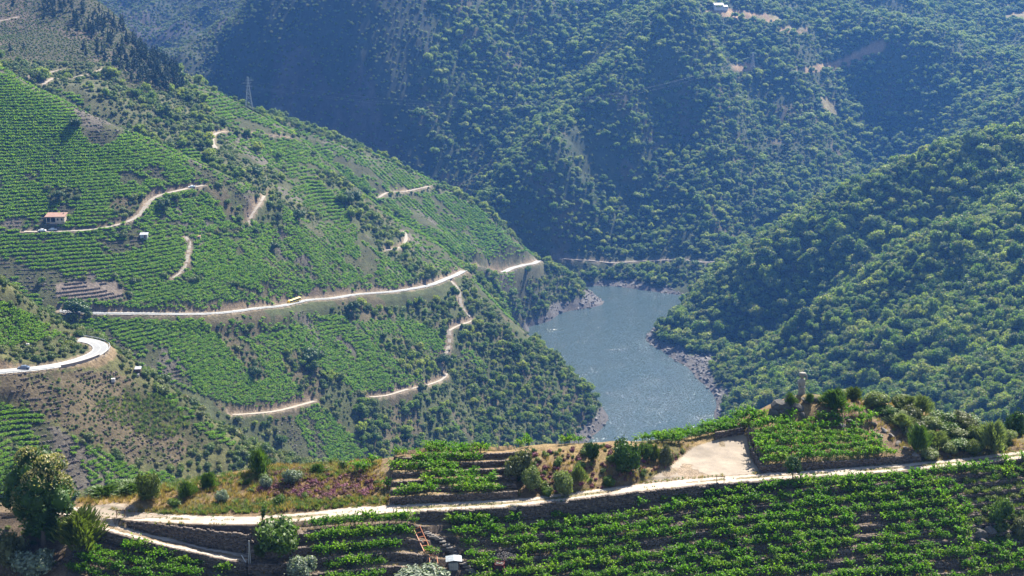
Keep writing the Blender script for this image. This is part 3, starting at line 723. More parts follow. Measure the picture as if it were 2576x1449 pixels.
gzx, gzy = np.gradient(GZ, gx, gy)
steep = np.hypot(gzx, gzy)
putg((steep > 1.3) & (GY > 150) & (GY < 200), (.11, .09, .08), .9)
TRACKM = (np.abs(gr) < 1.35 + .18 * gn) & (GX > xu(150))
lowm = (np.abs(GY - ylow(GX)) < 1.15 + .15 * gn) & (GX > xu(215)) & (GX < xu(655))
GRAV = (backside & in_poly(GU, GV, [(1560, 1240), (1640, 1202), (1695, 1165), (1740, 1125), (1800, 1106), (1872, 1088), (1884, 1112), (1888, 1150), (1908, 1178), (1935, 1203)])) | in_poly(GU, GV, [(200, 1278), (290, 1264), (335, 1270), (350, 1290), (420, 1300), (330, 1306), (240, 1300)])
earth = (.22, .172, .128)
gc *= .56
putg(HEATH, (.165, .105, .062), .9); putg(HEATH & (gn > .15), (.20, .135, .075), .8)
putg(TRACKM | lowm | GRAV, earth)
putg((np.abs(gr) < .3 + .2 * gn) & TRACKM & ~GRAV, (.15, .135, .07), .7)
putg((np.abs(GY - ylow(GX)) < .3) & lowm, (.16, .12, .075), .7)
putg(GRAV & (gn2 > .25), (.22, .18, .12), .6)
idg = np.arange(GX.size).reshape(GX.shape)
qg = np.stack([idg[:-1, :-1], idg[1:, :-1], idg[1:, 1:], idg[:-1, 1:]], -1).reshape(-1, 4)
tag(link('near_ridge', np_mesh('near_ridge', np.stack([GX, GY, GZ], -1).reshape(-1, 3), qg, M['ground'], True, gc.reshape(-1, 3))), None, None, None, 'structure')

# ---- the pale track and gravel pull-out as sheets a little above the ground
def sheet(name, mask, mat, lift):
    qm = mask[:-1, :-1] & mask[1:, :-1] & mask[1:, 1:] & mask[:-1, 1:]
    f = qg[qm.ravel()]; used, inv = np.unique(f, return_inverse=True)
    V_ = np.stack([GX.ravel()[used], GY.ravel()[used], GZ.ravel()[used] + lift], -1)
    return tag(link(name, np_mesh(name, V_, inv.reshape(-1, 4), mat, True)), None, None, None, 'structure')
M['track'] = new_mat('pale_gravel_track')
def _trk():
    nt = M['track'].node_tree; b = nt.nodes['Principled BSDF']; b.inputs['Roughness'].default_value = .95
    p = geo_pos(nt); n1_ = noise(nt, p, .5, 5, .6); n2_ = noise(nt, p, 6, 4, .7)
    r = ramp(nt, [(.3, (.24, .195, .15)), (.5, (.35, .295, .245)), (.75, (.42, .365, .315))]); nt.links.new(n1_, r.inputs[0])
    k = ramp(nt, [(.3, (.72, .7, .68)), (.7, (1.15, 1.15, 1.15))]); nt.links.new(n2_, k.inputs[0])
    nt.links.new(mixc(nt, 'MULTIPLY', 1.0, r.outputs[0], k.outputs[0]), b.inputs['Base Color']); bump(nt, n2_, .6, .04, b)
_trk()
sheet('dirt_track', (TRACKM & ~((np.abs(gr) < .24 + .16 * gn) & (gn2 > -.35))) & ~GRAV, M['track'], .012)
sheet('dirt_track', lowm & ~(np.abs(GY - ylow(GX)) < .22), M['track'], .012)
M['gravel'] = road_mat('sandy_gravel', (.21, .168, .126), .25)
sheet('gravel_clearing', GRAV & (gn < .8), M['gravel'], .013)
# ================================================================= plants
def rot_basis(nrm, rng):
    r = rng.normal(size=nrm.shape); t = np.cross(nrm, r); t /= np.linalg.norm(t, axis=1)[:, None] + 1e-9
    return t, np.cross(nrm, t)
def unit(v): return v / (np.linalg.norm(v, axis=1)[:, None] + 1e-9)
def leaf_quads(pos, nrm, size, rng, aspect=1.5, tang=None):
    t, b = rot_basis(nrm, rng)
    if tang is not None:
        t = unit(tang - nrm * (tang * nrm).sum(1)[:, None]); b = np.cross(nrm, t)
    s = size * rng.uniform(.65, 1.3, len(pos)) if np.isscalar(size) else size
    a = t * (s * aspect * .5)[:, None]; c_ = b * (s * .5)[:, None]
    V_ = np.stack([pos - a, pos + c_ * .9, pos + a, pos - c_ * .9], 1).reshape(-1, 3)
    return V_, np.arange(len(pos) * 4).reshape(-1, 4)
def lobe_core(cs, rs, k, squash=1.0, n=7, m=5):
    V_ = []; F_ = []
    for c0, r0 in zip(cs, rs):
        b = len(V_)
        for i in range(m):
            ph = math.pi * (i + .35) / (m - .3)
            for j in range(n):
                th = 2 * math.pi * j / n
                V_.append((c0[0] + r0 * k * math.sin(ph) * math.cos(th), c0[1] + r0 * k * math.sin(ph) * math.sin(th), c0[2] + r0 * k * squash * math.cos(ph)))
        for i in range(m - 1):
            for j in range(n):
                F_.append((b + i * n + j, b + i * n + (j + 1) % n, b + (i + 1) * n + (j + 1) % n, b + (i + 1) * n + j))
    return np.array(V_), np.array(F_)
def tube_np(pts, rad, n=6):
    m = MB(); m.tube(pts, rad, n, cap=False); return np.array(m.v), np.array(m.f)
class Plant:
    """one plant: lists of (vertices, quads, material slot)"""
    def __init__(s): s.V = []; s.F = []; s.m = []; s.n = 0
    def add(s, VF, slot=0):
        V_, F_ = VF
        s.V.append(V_); s.F.append(F_ + s.n); s.m.append(np.full(len(F_), slot)); s.n += len(V_)
    def mesh(s, name, mats):
        me = np_mesh(name, np.concatenate(s.V), np.concatenate(s.F))
        for q in mats: me.materials.append(q)
        me.polygons.foreach_set('material_index', np.concatenate(s.m).astype(np.int32)); me.update()
        return me
def lobes(rng, n, rx, rz, cz, rl, flat=0.0):
    cs = []; rs = []
    for i in range(n):
        d = unit(rng.normal(size=(1, 3)))[0]; q = rng.uniform(.25, 1) ** .6
        cs.append((d[0] * rx * q, d[1] * rx * q, cz + d[2] * rz * q * (1 if d[2] > 0 else 1 - flat))); rs.append(rl * rng.uniform(.7, 1.25))
    return np.array(cs), np.array(rs)
def shell_leaves(rng, cs, rs, n, size, rnd=.8, squash=1.0, inner=.78, aspect=1.5, zmin=None, upbias=.15):
    w_ = rs ** 2; k = rng.choice(len(rs), n, p=w_ / w_.sum())
    d = unit(rng.normal(size=(n, 3)) + np.array([0, 0, upbias])); q = rs[k] * rng.uniform(inner, 1.12, n)
    pos = cs[k] + d * q[:, None] * np.array([1, 1, squash])
    if zmin is not None:
        m = pos[:, 2] > zmin; pos = pos[m]; d = d[m]
    nrm = unit(d + rng.normal(size=d.shape) * rnd)
    return leaf_quads(pos, nrm, size, rng, aspect)
def tree_plant(seed, h=8.0, r=3.6, nl=14, leaves=700, ls=.5, trunk=.22, cat=0, core=.74):
    rng = np.random.default_rng(seed); p = Plant()
    cs, rs = lobes(rng, nl, r * .80, h * .29, h * .58, r * .37)
    cs = np.vstack([cs, [[0, 0, h * .58]]]); rs = np.r_[rs, r * .56]
    p.add(tube_np([(0, 0, -.8), (0, 0, h * .2), (rng.uniform(-.2, .2), 0, h * .5)], [trunk * 1.4, trunk, trunk * .5]), 1)
    for i in range(0, nl, 3): p.add(tube_np([(0, 0, h * .3), tuple(cs[i] * .6 + np.array([0, 0, h * .16])), tuple(cs[i])], [trunk * .5, trunk * .3, trunk * .12], 4), 1)
    p.add(lobe_core(cs, rs, core), 0)
    p.add(shell_leaves(rng, cs, rs, leaves, ls), 0); p.add(shell_leaves(rng, cs, rs * 1.22, leaves // 5, ls * .85, inner=.9), 0)
    if cat: p.add(shell_leaves(rng, cs, rs, cat, ls * .9, inner=1.0, aspect=1.8, upbias=1.0), 2)
    return p
def pine_plant(seed, h=12.0, r=2.6, leaves=420):
    rng = np.random.default_rng(seed); p = Plant()
    p.add(tube_np([(0, 0, -.8), (0, 0, h * .5), (0, 0, h * .97)], [.26, .18, .05]), 1)
    cs = []; rs = []
    for i in range(15):
        q = i / 14; z = h * (.28 + .68 * q); rr = r * (1 - q) ** .75 * rng.uniform(.6, 1.1); a = rng.uniform(0, 6.28)
        cs.append((math.cos(a) * rr * .55, math.sin(a) * rr * .55, z)); rs.append(max(.35, r * .48 * (1 - q * .75)))
    cs = np.array(cs); rs = np.array(rs)
    p.add(lobe_core(cs, rs, .6, .6), 0); p.add(shell_leaves(rng, cs, rs, leaves, .5, squash=.65, aspect=2.4), 0)
    return p
def shrub_plant(seed, r=1.5, h=1.7, nl=7, leaves=260, ls=.26, aspect=1.5, core=.76, spread=.62, lr=.48):
    rng = np.random.default_rng(seed); p = Plant()
    cs, rs = lobes(rng, nl, r * spread, h * .28, h * .45, r * lr); cs = np.vstack([cs, [[0, 0, h * .36]]]); rs = np.r_[rs, r * (lr + .1)]
    cs[:, 2] = np.maximum(cs[:, 2], rs * .5)
    p.add(lobe_core(cs, rs, core, .9), 0); p.add(shell_leaves(rng, cs, rs, leaves, ls, zmin=-.2, aspect=aspect), 0); p.add(shell_leaves(rng, cs, rs * 1.3, leaves // 4, ls * .9, zmin=0, aspect=aspect, inner=.82, upbias=.5), 0)
    return p
def broom_plant(seed, r=1.3, h=1.8, n=900, ls=.45, wd=.035, spread=1.0):
    """broom: many thin upright green strands fanning from the ground"""
    rng = np.random.default_rng(seed); p = Plant()
    a = rng.uniform(0, 6.283, n); q = np.sqrt(rng.uniform(0, 1, n)); zz = rng.uniform(.1, 1, n) ** .7
    prof = np.sqrt(np.clip(1 - (zz * 1.0 - .42) ** 2 / .36, .02, 1))
    rag = 1 + .28 * np.sin(a * 3 + seed) + .22 * np.sin(a * 5 + zz * 4 + seed * 2)
    pos = np.stack([np.cos(a) * q * r * prof * rag, np.sin(a) * q * r * prof * rag, zz * h * (1 + .22 * np.sin(a * 2 + seed) * q)], 1)
    up = unit(np.stack([np.cos(a) * q * spread, np.sin(a) * q * spread, np.full(n, 1.1)], 1) + rng.normal(size=(n, 3)) * .18)
    nrm = unit(np.cross(up, rng.normal(size=(n, 3))))
    s = np.full(n, wd) * rng.uniform(.7, 1.6, n)
    b = np.cross(nrm, up); L_ = ls * rng.uniform(.6, 1.2, n)
    A = up * (L_ * .5)[:, None]; C_ = b * s[:, None]
    p.add((np.stack([pos - A - C_, pos - A + C_, pos + A + C_ * .4, pos + A - C_ * .4], 1).reshape(-1, 3), np.arange(n * 4).reshape(-1, 4)), 0)
    cs, rs = lobes(rng, 6, r * .5, h * .16, h * .36, r * .36)
    p.add(lobe_core(cs, rs, .8, 1.1), 0)
    return p
def vine_plant(seed, shoots=10, ln=1.0, ls=.15, per=17, trunk=True, lean=.9, dense=0):
    """pruned vine: short gnarled trunk, arching shoots set with broad leaves"""
    rng = np.random.default_rng(seed); p = Plant()
    th = .42
    if trunk: p.add(tube_np([(0, 0, -.15), (.03, .02, th * .5), (-.02, .01, th)], [.045, .035, .04], 5), 1)
    pos = []; nr = []
    for i in range(shoots):
        a = rng.uniform(0, 6.283); sp = rng.uniform(.25, 1) * lean; L_ = ln * rng.uniform(.6, 1.25)
        dx, dy = math.cos(a) * sp * 1.25, math.sin(a) * sp * .75
        t_ = np.linspace(.08, 1, per)
        x = dx * L_ * t_; y = dy * L_ * t_; z = th + L_ * (1.35 * t_ - (.25 + .8 * sp) * t_ * t_) * .95
        pts = np.stack([x, y, z], 1) + rng.normal(size=(per, 3)) * .05
        pos.append(pts); nr.append(unit(rng.normal(size=(per, 3)) * .75 + np.array([0, 0, .75])))
    if dense:
        q = rng.normal(size=(dense, 3)) * np.array([.42, .26, .2]) + np.array([0, 0, th + .3]); pos.append(q); nr.append(unit(rng.normal(size=(dense, 3)) * .7 + np.array([0, 0, .5])))
    pos = np.concatenate(pos); nr = np.concatenate(nr)
    p.add(leaf_quads(pos, nr, ls, rng, 1.15), 0)
    return p
def vine_clump(seed, n=60, ls=.34, L_=1.0):
    rng = np.random.default_rng(seed); p = Plant()
    pos = rng.normal(size=(n, 3)) * np.array([.42 * L_, .34, .24]) + np.array([0, 0, .66]); nr = unit(rng.normal(size=(n, 3)) * .8 + np.array([0, 0, .7]))
    p.add(leaf_quads(pos, nr, ls, rng, 1.2), 0)
    p.add(lobe_core(np.array([[-.2 * L_, 0, .5], [.22 * L_, 0, .52]]), np.array([.42, .42]), 1.0, .95, 6, 4), 0)
    return p
def tuft_plant(seed, n=26, h=.5, sp=.5, wd=.02, r=.25):
    rng = np.random.default_rng(seed); p = Plant()
    a = rng.uniform(0, 6.283, n); q = rng.uniform(0, 1, n) * r; base = np.stack([np.cos(a) * q, np.sin(a) * q, np.zeros(n)], 1)
    tip = base + np.stack([np.cos(a) * sp * h * rng.uniform(.1, 1, n), np.sin(a) * sp * h * rng.uniform(.1, 1, n), h * rng.uniform(.6, 1.1, n)], 1)
    side = np.stack([-np.sin(a), np.cos(a), np.zeros(n)], 1) * wd
    p.add((np.stack([base - side, base + side, tip + side * .3, tip - side * .3], 1).reshape(-1, 3), np.arange(n * 4).reshape(-1, 4)), 0)
    return p
M['bark'] = solid('bark', (.09, .07, .055), .9, nscale=6)
M['oak'] = leaf_mat('oak_leaves', [(0, (.05, .088, .016)), (.3, (.11, .17, .02)), (.5, (.095, .125, .042)), (.72, (.17, .225, .026)), (1, (.235, .255, .045))], .38)
M['catkin'] = leaf_mat('chestnut_catkins', [(0, (.17, .15, .068)), (1, (.24, .21, .095))], .3)
M['pine'] = leaf_mat('pine_needles', [(0, (.02, .042, .018)), (1, (.035, .06, .025))], .12)
M['scrub'] = leaf_mat('scrub_leaves', [(0, (.05, .078, .022)), (.4, (.085, .13, .026)), (.65, (.12, .13, .055)), (.85, (.14, .18, .04)), (1, (.16, .145, .065))], .28)
M['vine'] = leaf_mat('vine_leaves', [(0, (.065, .15, .012)), (.6, (.09, .185, .016)), (1, (.14, .215, .022))], .5, vary=.45)
M['vinefar'] = leaf_mat('vine_leaves_far', [(0, (.095, .18, .016)), (.6, (.125, .22, .02)), (1, (.18, .25, .03))], .46, vary=.3)
M['broom'] = leaf_mat('broom_strands', [(0, (.06, .095, .02)), (1, (.09, .12, .03))], .25)
M['heather'] = leaf_mat('heather_flowers', [(0, (.15, .055, .08)), (.4, (.12, .07, .05)), (.75, (.16, .06, .095)), (1, (.22, .07, .15))], .2)
M['straw'] = leaf_mat('dry_grass', [(0, (.21, .135, .065)), (.6, (.29, .195, .09)), (1, (.17, .15, .06))], .3)
M['fern'] = leaf_mat('fern_fronds', [(0, (.07, .12, .03)), (.7, (.12, .16, .05)), (1, (.18, .18, .06))], .3)
M['grey'] = leaf_mat('grey_leaves', [(0, (.13, .16, .12)), (1, (.20, .23, .18))], .2)

_gn = {}
def scatter_group(col):
    ng = bpy.data.node_groups.new('scatter_' + col.name, 'GeometryNodeTree')
    ng.interface.new_socket('Geometry', in_out='INPUT', socket_type='NodeSocketGeometry'); ng.interface.new_socket('Geometry', in_out='OUTPUT', socket_type='NodeSocketGeometry')
    n = ng.nodes; gi = n.new('NodeGroupInput'); go = n.new('NodeGroupOutput'); ip = n.new('GeometryNodeInstanceOnPoints'); ci_ = n.new('GeometryNodeCollectionInfo')
    ci_.inputs[0].default_value = col; ci_.inputs['Separate Children'].default_value = True; ci_.inputs['Reset Children'].default_value = True
    ip.inputs['Pick Instance'].default_value = True
    def at(nm, ty):
        a = n.new('GeometryNodeInputNamedAttribute'); a.data_type = ty; a.inputs[0].default_value = nm; return a.outputs[0]
    lk = ng.links.new
    lk(gi.outputs[0], ip.inputs['Points']); lk(ci_.outputs[0], ip.inputs['Instance']); lk(at('pick', 'INT'), ip.inputs['Instance Index']); lk(at('turn', 'FLOAT_VECTOR'), ip.inputs['Rotation']); lk(at('size', 'FLOAT_VECTOR'), ip.inputs['Scale']); lk(ip.outputs[0], go.inputs[0])
    return ng
PROTO = {}
def protos(key, meshes):
    col = bpy.data.collections.new('forms_' + key)
    for i, me in enumerate(meshes): col.objects.link(bpy.data.objects.new('%s_form_%02d' % (key, i), me))
    PROTO[key] = (meshes, scatter_group(col))
def scatter(name, key, pts, size, label=None, rz=None, tilt=.08, parent=None):
    n = len(pts)
    if n == 0: return
    me = bpy.data.meshes.new(name); me.vertices.add(n); me.vertices.foreach_set('co', np.asarray(pts, dtype=np.float32).ravel())
    size = np.asarray(size)
    if size.ndim == 1: size = np.repeat(size[:, None], 3, 1)
    rot = np.stack([RNG.normal(size=n) * tilt, RNG.normal(size=n) * tilt, RNG.uniform(0, 6.283, n) if rz is None else rz], 1)
    for nm, ty, arr, fld in (('pick', 'INT', RNG.integers(0, len(PROTO[key][0]), n).astype(np.int32), 'value'), ('turn', 'FLOAT_VECTOR', rot.astype(np.float32).ravel(), 'vector'), ('size', 'FLOAT_VECTOR', size.astype(np.float32).ravel(), 'vector')):
        me.attributes.new(nm, ty, 'POINT').data.foreach_set(fld, arr)
    o = link(name, me, parent); md = o.modifiers.new('scatter', 'NODES'); md.node_group = PROTO[key][1]
    tag(o, label, None, None, 'stuff')
    return o
protos('oak', [tree_plant(100 + i, 8.0, 3.6 + .3 * (i % 3), 13, 650, .52).mesh('oak', [M['oak'], M['bark']]) for i in range(6)])
protos('chestnut', [tree_plant(140 + i, 9.0, 4.2, 14, 700, .55, cat=240).mesh('chestnut', [M['oak'], M['bark'], M['catkin']]) for i in range(3)])
protos('pine', [pine_plant(200 + i).mesh('pine', [M['pine'], M['bark']]) for i in range(4)])
protos('shrub', [shrub_plant(300 + i).mesh('shrub', [M['scrub']]) for i in range(6)])
protos('vinerow', [vine_clump(400 + i).mesh('vinerow', [M['vinefar']]) for i in range(6)])
protos('vine', [vine_plant(500 + i, shoots=11, ln=.95, dense=55).mesh('vine', [M['vine'], M['bark']]) for i in range(7)])
protos('heather', [shrub_plant(600 + i, .45, .38, 4, 90, .075, 1.6).mesh('heather', [M['heather']]) for i in range(4)])
protos('straw', [tuft_plant(620 + i).mesh('straw', [M['straw']]) for i in range(4)])
protos('fern', [tuft_plant(640 + i, 30, .5, 1.0, .035, .3).mesh('fern', [M['fern']]) for i in range(4)])

# ---- where they grow
def ij(x, y):
    i = np.clip(np.rint((x / y - tg[0]) / (tg[1] - tg[0])), 0, NT - 1).astype(int); j = np.clip(np.rint(np.log(y / Y0) / math.log(Y1 / Y0) * (NY - 1)), 0, NY - 1).astype(int)
    return i, j
def jitter_grid(x0, x1, y0, y1, cell, seed):
    rng = np.random.default_rng(seed)
    a, b = np.meshgrid(np.arange(x0, x1, cell), np.arange(y0, y1, cell)); a = a.ravel() + rng.uniform(0, cell, a.size); b = b.ravel() + rng.uniform(0, cell, b.size)
    m = np.abs(a / b) < .425; return a[m], b[m], rng
def grow(seed, cell, lays, x0, x1, y0, y1, cond=None, hid=9):
    x, y, rng = jitter_grid(x0, x1, y0, y1, cell, seed); i, j = ij(x, y)
    m = np.isin(LAY[i, j], [li[k] for k in lays]) & (HID[i, j] < hid) & (ROADD[i, j] > 1.5) & ~shore[i, j] & (Z[i, j] > 4)
    if cond is not None: m &= cond(x, y, i, j, rng)
    x, y = x[m], y[m]; return np.stack([x, y, zat(x, y) - .1], 1), rng
# wood on the near right hillside
pE, rng = grow(1, 3.9, 'E', 60, 480, 680, 1420, lambda x, y, i, j, r: (fbm(x, y, 45, 3, 77) + r.uniform(-.45, .45, len(x)) > -.75))
sE = np.clip(np.exp(rng.normal(size=len(pE)) * .36) * .72, .3, 1.6) * (1 + .3 * fbm(pE[:, 0], pE[:, 1], 60, 2, 12))
isch = rng.uniform(size=len(pE)) < .16
order = np.argsort(pE[:, 1] / np.maximum(sE, .3))
near = np.zeros(len(pE), dtype=bool); near[order[:300]] = True
GROWN = {'E': (pE, sE, isch, near)}
sE3 = sE[:, None] * np.stack([rng.uniform(.85, 1.2, len(sE)), rng.uniform(.85, 1.2, len(sE)), rng.uniform(.75, 1.25, len(sE))], 1)
scatter('woodland', 'oak', pE[~isch & ~near], sE3[~isch & ~near], 'dense mixed wood covering the near right hillside')
scatter('woodland', 'chestnut', pE[isch & ~near], sE[isch & ~near], 'cream-flowering chestnuts among the wood on the right hillside')
xs, rng = grow(2, 2.6, 'E', 60, 480, 680, 1420, lambda x, y, i, j, r: r.uniform(size=len(x)) < .45)
scatter('undergrowth', 'shrub', xs, rng.uniform(.5, 1.2, len(xs)), 'low scrub between the trees of the right hillside')
# wood on the far mountain, kept clear of the track above the far shore
TK = ROADS['t15'][0]
def off_track(x, y, d): 
    m = np.ones(len(x), dtype=bool); c_ = np.flatnonzero((y > TK[:, 1].min() - 20) & (y < TK[:, 1].max() + 20))
    m[c_] = np.hypot(x[c_, None] - TK[None, :, 0], y[c_, None] - TK[None, :, 1]).min(1) > d; return m
pD, rng = grow(3, 5.2, 'D', -800, 1000, 1390, 2500, lambda x, y, i, j, r: off_track(x, y, 10) & ~FIELD[i, j] & ~DLm[i, j] & (fbm(x, y, 55, 3, 78) + r.uniform(-.6, .6, len(x)) > -.5), hid=12)
scatter('woodland', 'oak', pD, np.clip(np.exp(rng.normal(size=len(pD)) * .36) * .66, .3, 1.5)[:, None] * np.stack([rng.uniform(.85, 1.25, len(pD)), rng.uniform(.85, 1.25, len(pD)), rng.uniform(.7, 1.1, len(pD))], 1), 'oak wood covering the sunlit spur across the river')
xs, rng = grow(4, 4.4, 'D', -800, 1000, 1390, 2500, lambda x, y, i, j, r: off_track(x, y, 5) & ~FIELD[i, j] & (r.uniform(size=len(x)) < np.where(DLm[i, j], .85, .75)), hid=12)
scatter('undergrowth', 'shrub', xs, rng.uniform(.7, 1.7, len(xs)), 'scrub on the mountain across the river')
pG, rng = grow(5, 10.0, 'G', -1200, 300, 2000, 2700, None, 15)
scatter('woodland', 'oak', pG, rng.uniform(.7, 1.3, len(pG)), 'far blue wooded slope at the top left')
# scrub between the vineyards of the left hillside
free = lambda x, y, i, j, r: (PLOTID[i, j] < 0) & ~BARE[i, j] & ~DRYT[i, j] & ~PINE[i, j] & (CUT[i, j] < .8)
LOWR = (LAY == li['C']) & (VV > 860 - .0 * UU) & (UU > 900)
pS, rng = grow(6, 2.5, 'CUKB', -420, 140, 400, 1450, lambda x, y, i, j, r: free(x, y, i, j, r) & (fbm(x, y, 22, 3, 79) + r.uniform(-.5, .5, len(x)) > np.where(LOWR[i, j] | BAND[i, j], -1.0, np.where(LAY[i, j] == li['C'], -.25, -.6))))
scatter('scrub', 'shrub', pS, np.clip(np.exp(rng.normal(size=len(pS)) * .4) * .8, .3, 1.9), 'grey-green scrub between the vineyards of the left hillside')
pT, rng = grow(7, 4.3, 'CUKB', -420, 140, 600, 1450, lambda x, y, i, j, r: free(x, y, i, j, r) & (fbm(x, y, 30, 3, 80) + r.uniform(-.5, .5, len(x)) > np.where(LOWR[i, j] | (LAY[i, j] == li['K']), -.8, np.where(LAY[i, j] == li['U'], -.1, np.where(BAND[i, j], .2, np.where(LAY[i, j] == li['B'], 9, .35))))))
scatter('woodland', 'oak', pT, np.clip(np.exp(rng.normal(size=len(pT)) * .35) * .5, .25, 1.05), 'small oaks on the lower left slope above the river')
# weeds and low bushes in the gaps of the vineyards
pW, rng = grow(10, 2.2, 'CUK', -420, 140, 600, 1350, lambda x, y, i, j, r: (PLOTID[i, j] >= 0) & (CUT[i, j] < .5) & (((ROCKY[i, j] > .6) & (r.uniform(size=len(x)) < .5)) | (r.uniform(size=len(x)) < .12)), hid=4)
scatter('scrub', 'shrub', pW, rng.uniform(.18, .5, len(pW)), 'weeds and low bushes in the gaps of the vineyards')
pW, rng = grow(12, 1.4, 'B', -320, 60, 400, 620, lambda x, y, i, j, r: FERN[i, j] & (r.uniform(size=len(x)) < .95), hid=4)
scatter('ferns', 'fern', pW, rng.uniform(1.6, 3.2, len(pW)), 'yellow-green bracken on the old terraces of the near spur')
# vines in rows along the contours
def rows_for(k):
    poly, lay, dz, a, full, style = PLOTS[k]
    m = PLOTID == k
    if not m.any(): return None
    Lv = (Z + a * XX + .25 * fbm(XX, YY, 18, 2, 90 + k)) / dz
    f0 = np.floor(Lv[:, :-1]); f1 = np.floor(Lv[:, 1:]); cr = (f0 != f1) & m[:, :-1] & (HID[:, :-1] < 4)
    i, j = np.nonzero(cr); lv = np.maximum(f0[i, j], f1[i, j]); fr = np.clip((lv - Lv[i, j]) / (Lv[i, j + 1] - Lv[i, j] + 1e-9), 0, 1)
    y = YY[i, j] + fr * (YY[i, j + 1] - YY[i, j]); x = tg[i] * y
    rep = []
    gap = (fbm(x, y, 16, 2, 7) + RNG.uniform(-.3, .3, len(x))) > (-.62 if full > .9 else -.62 + (.9 - full) * 2.2)
    keep = gap & (RNG.uniform(size=len(x)) < full) & (ROADD[i, j] > .8) & ((ROCKY[i, j] < (.8 if full > .9 else .62)) | (style == 2))
    x, y = x[keep], y[keep]
    x = np.r_[x, x + (tg[1] - tg[0]) * .5 * y]; y = np.r_[y, y]
    x = x + RNG.normal(size=len(x)) * .2; y = y + RNG.normal(size=len(y)) * .08
    return np.stack([x, y, zat(x, y) - .08], 1), style
VR = [r for r in (rows_for(k) for k in range(len(PLOTS))) if r is not None and len(r[0])]
for k, (pv, style) in enumerate(VR):
    sx = RNG.uniform(.85, 1.4, len(pv)) * np.maximum(.8, (pv[:, 1] / 760.0) ** .6)
    sz = np.stack([sx * 1.2, sx * 1.15, sx * RNG.uniform(.7, 1.1, len(pv)) * (1.15 if style == 1 else 1)], 1)
    scatter('vine_rows', 'vinerow', pv, sz, 'rows of green vines on the terraced hillside', rz=RNG.normal(size=len(pv)) * .25)
print('VINES', sum(len(r[0]) for r in VR), 'E', len(pE), 'D', len(pD), 'S', len(pS), 'T', len(pT))

# ================================================================= stone: walls, rocks, boulders
def stone_mat(name, lo, hi):
    m = new_mat(name); nt = m.node_tree; b = nt.nodes['Principled BSDF']; b.inputs['Roughness'].default_value = .9; b.inputs['Specular IOR Level'].default_value = .2
    g = nt.nodes.new('ShaderNodeNewGeometry'); n = noise(nt, g.outputs['Position'], 3.0, 6, .7)
    r = ramp(nt, [(0, lo), (1, hi)]); nt.links.new(g.outputs['Random Per Island'], r.inputs[0])
    k = ramp(nt, [(.3, (.6, .6, .6)), (.7, (1.3, 1.28, 1.25))]); nt.links.new(n, k.inputs[0])
    nt.links.new(mixc(nt, 'MULTIPLY', 1.0, r.outputs[0], k.outputs[0]), b.inputs['Base Color']); bump(nt, n, .7, .05, b)
    return m
M['stone'] = stone_mat('schist_stones', (.07, .056, .05), (.155, .125, .105))
M['stepstone'] = stone_mat('terrace_stone', (.075, .062, .055), (.16, .135, .115))
M['darkrock'] = stone_mat('dark_rock', (.05, .047, .045), (.085, .08, .075))
M['rock'] = stone_mat('grey_rock', (.10, .09, .083), (.17, .155, .145))
M['shore'] = stone_mat('shore_rock', (.075, .07, .066), (.16, .15, .142))
SGN = np.array([(-1, -1, -1), (1, -1, -1), (1, 1, -1), (-1, 1, -1), (-1, -1, 1), (1, -1, 1), (1, 1, 1), (-1, 1, 1)], dtype=float)
BQ = np.array([(0, 3, 2, 1), (4, 5, 6, 7), (0, 1, 5, 4), (1, 2, 6, 5), (2, 3, 7, 6), (3, 0, 4, 7)])
def boxes(cen, size, yaw, rng, jit=.18):
    n = len(cen); v = SGN[None] * (size[:, None, :] * .5) * (1 + rng.uniform(-jit, jit, (n, 8, 3)))
    c_, s_ = np.cos(yaw)[:, None], np.sin(yaw)[:, None]
    x = v[..., 0] * c_ - v[..., 1] * s_; y = v[..., 0] * s_ + v[..., 1] * c_
    V_ = np.stack([x, y, v[..., 2]], -1) + cen[:, None, :]
    return V_.reshape(-1, 3), (BQ[None] + (np.arange(n) * 8)[:, None, None]).reshape(-1, 4)
def lay_stones(path, rng, course=.17, ln=.36, depth=.34, jit=.2):
    """path: arrays x, y, zbottom, ztop along the wall; returns stone centres, sizes, yaws, is_cap"""
    p = np.asarray(path); d = np.r_[0, np.cumsum(np.hypot(np.diff(p[:, 0]), np.diff(p[:, 1])))]
    C_ = []; S_ = []; Yw = []; K = []
    tot = d[-1]; hmax = (p[:, 3] - p[:, 2]).max(); nc = max(1, int(math.ceil(hmax / course)))
    for q in range(nc):
        s = rng.uniform(0, .3)
        while s < tot:
            l = ln * rng.uniform(.55, 1.5); m = s + l / 2
            x, y, zb, zt = (np.interp(m, d, p[:, k]) for k in range(4))
            zc = zb + (q + .5) * course
            if zc < zt + course * .4:
                x2, y2 = np.interp(m + .2, d, p[:, 0]), np.interp(m + .2, d, p[:, 1]); x1, y1 = np.interp(m - .2, d, p[:, 0]), np.interp(m - .2, d, p[:, 1])
                C_.append((x + rng.normal() * .03, y + rng.normal() * .05, zc + rng.normal() * .02)); S_.append((l * 1.02, depth * rng.uniform(.8, 1.2), course * rng.uniform(.85, 1.25))); Yw.append(math.atan2(y2 - y1, x2 - x1) + rng.normal() * .06); K.append(zc > zt - course * .6)
            s += l
    return np.array(C_), np.array(S_), np.array(Yw), np.array(K)
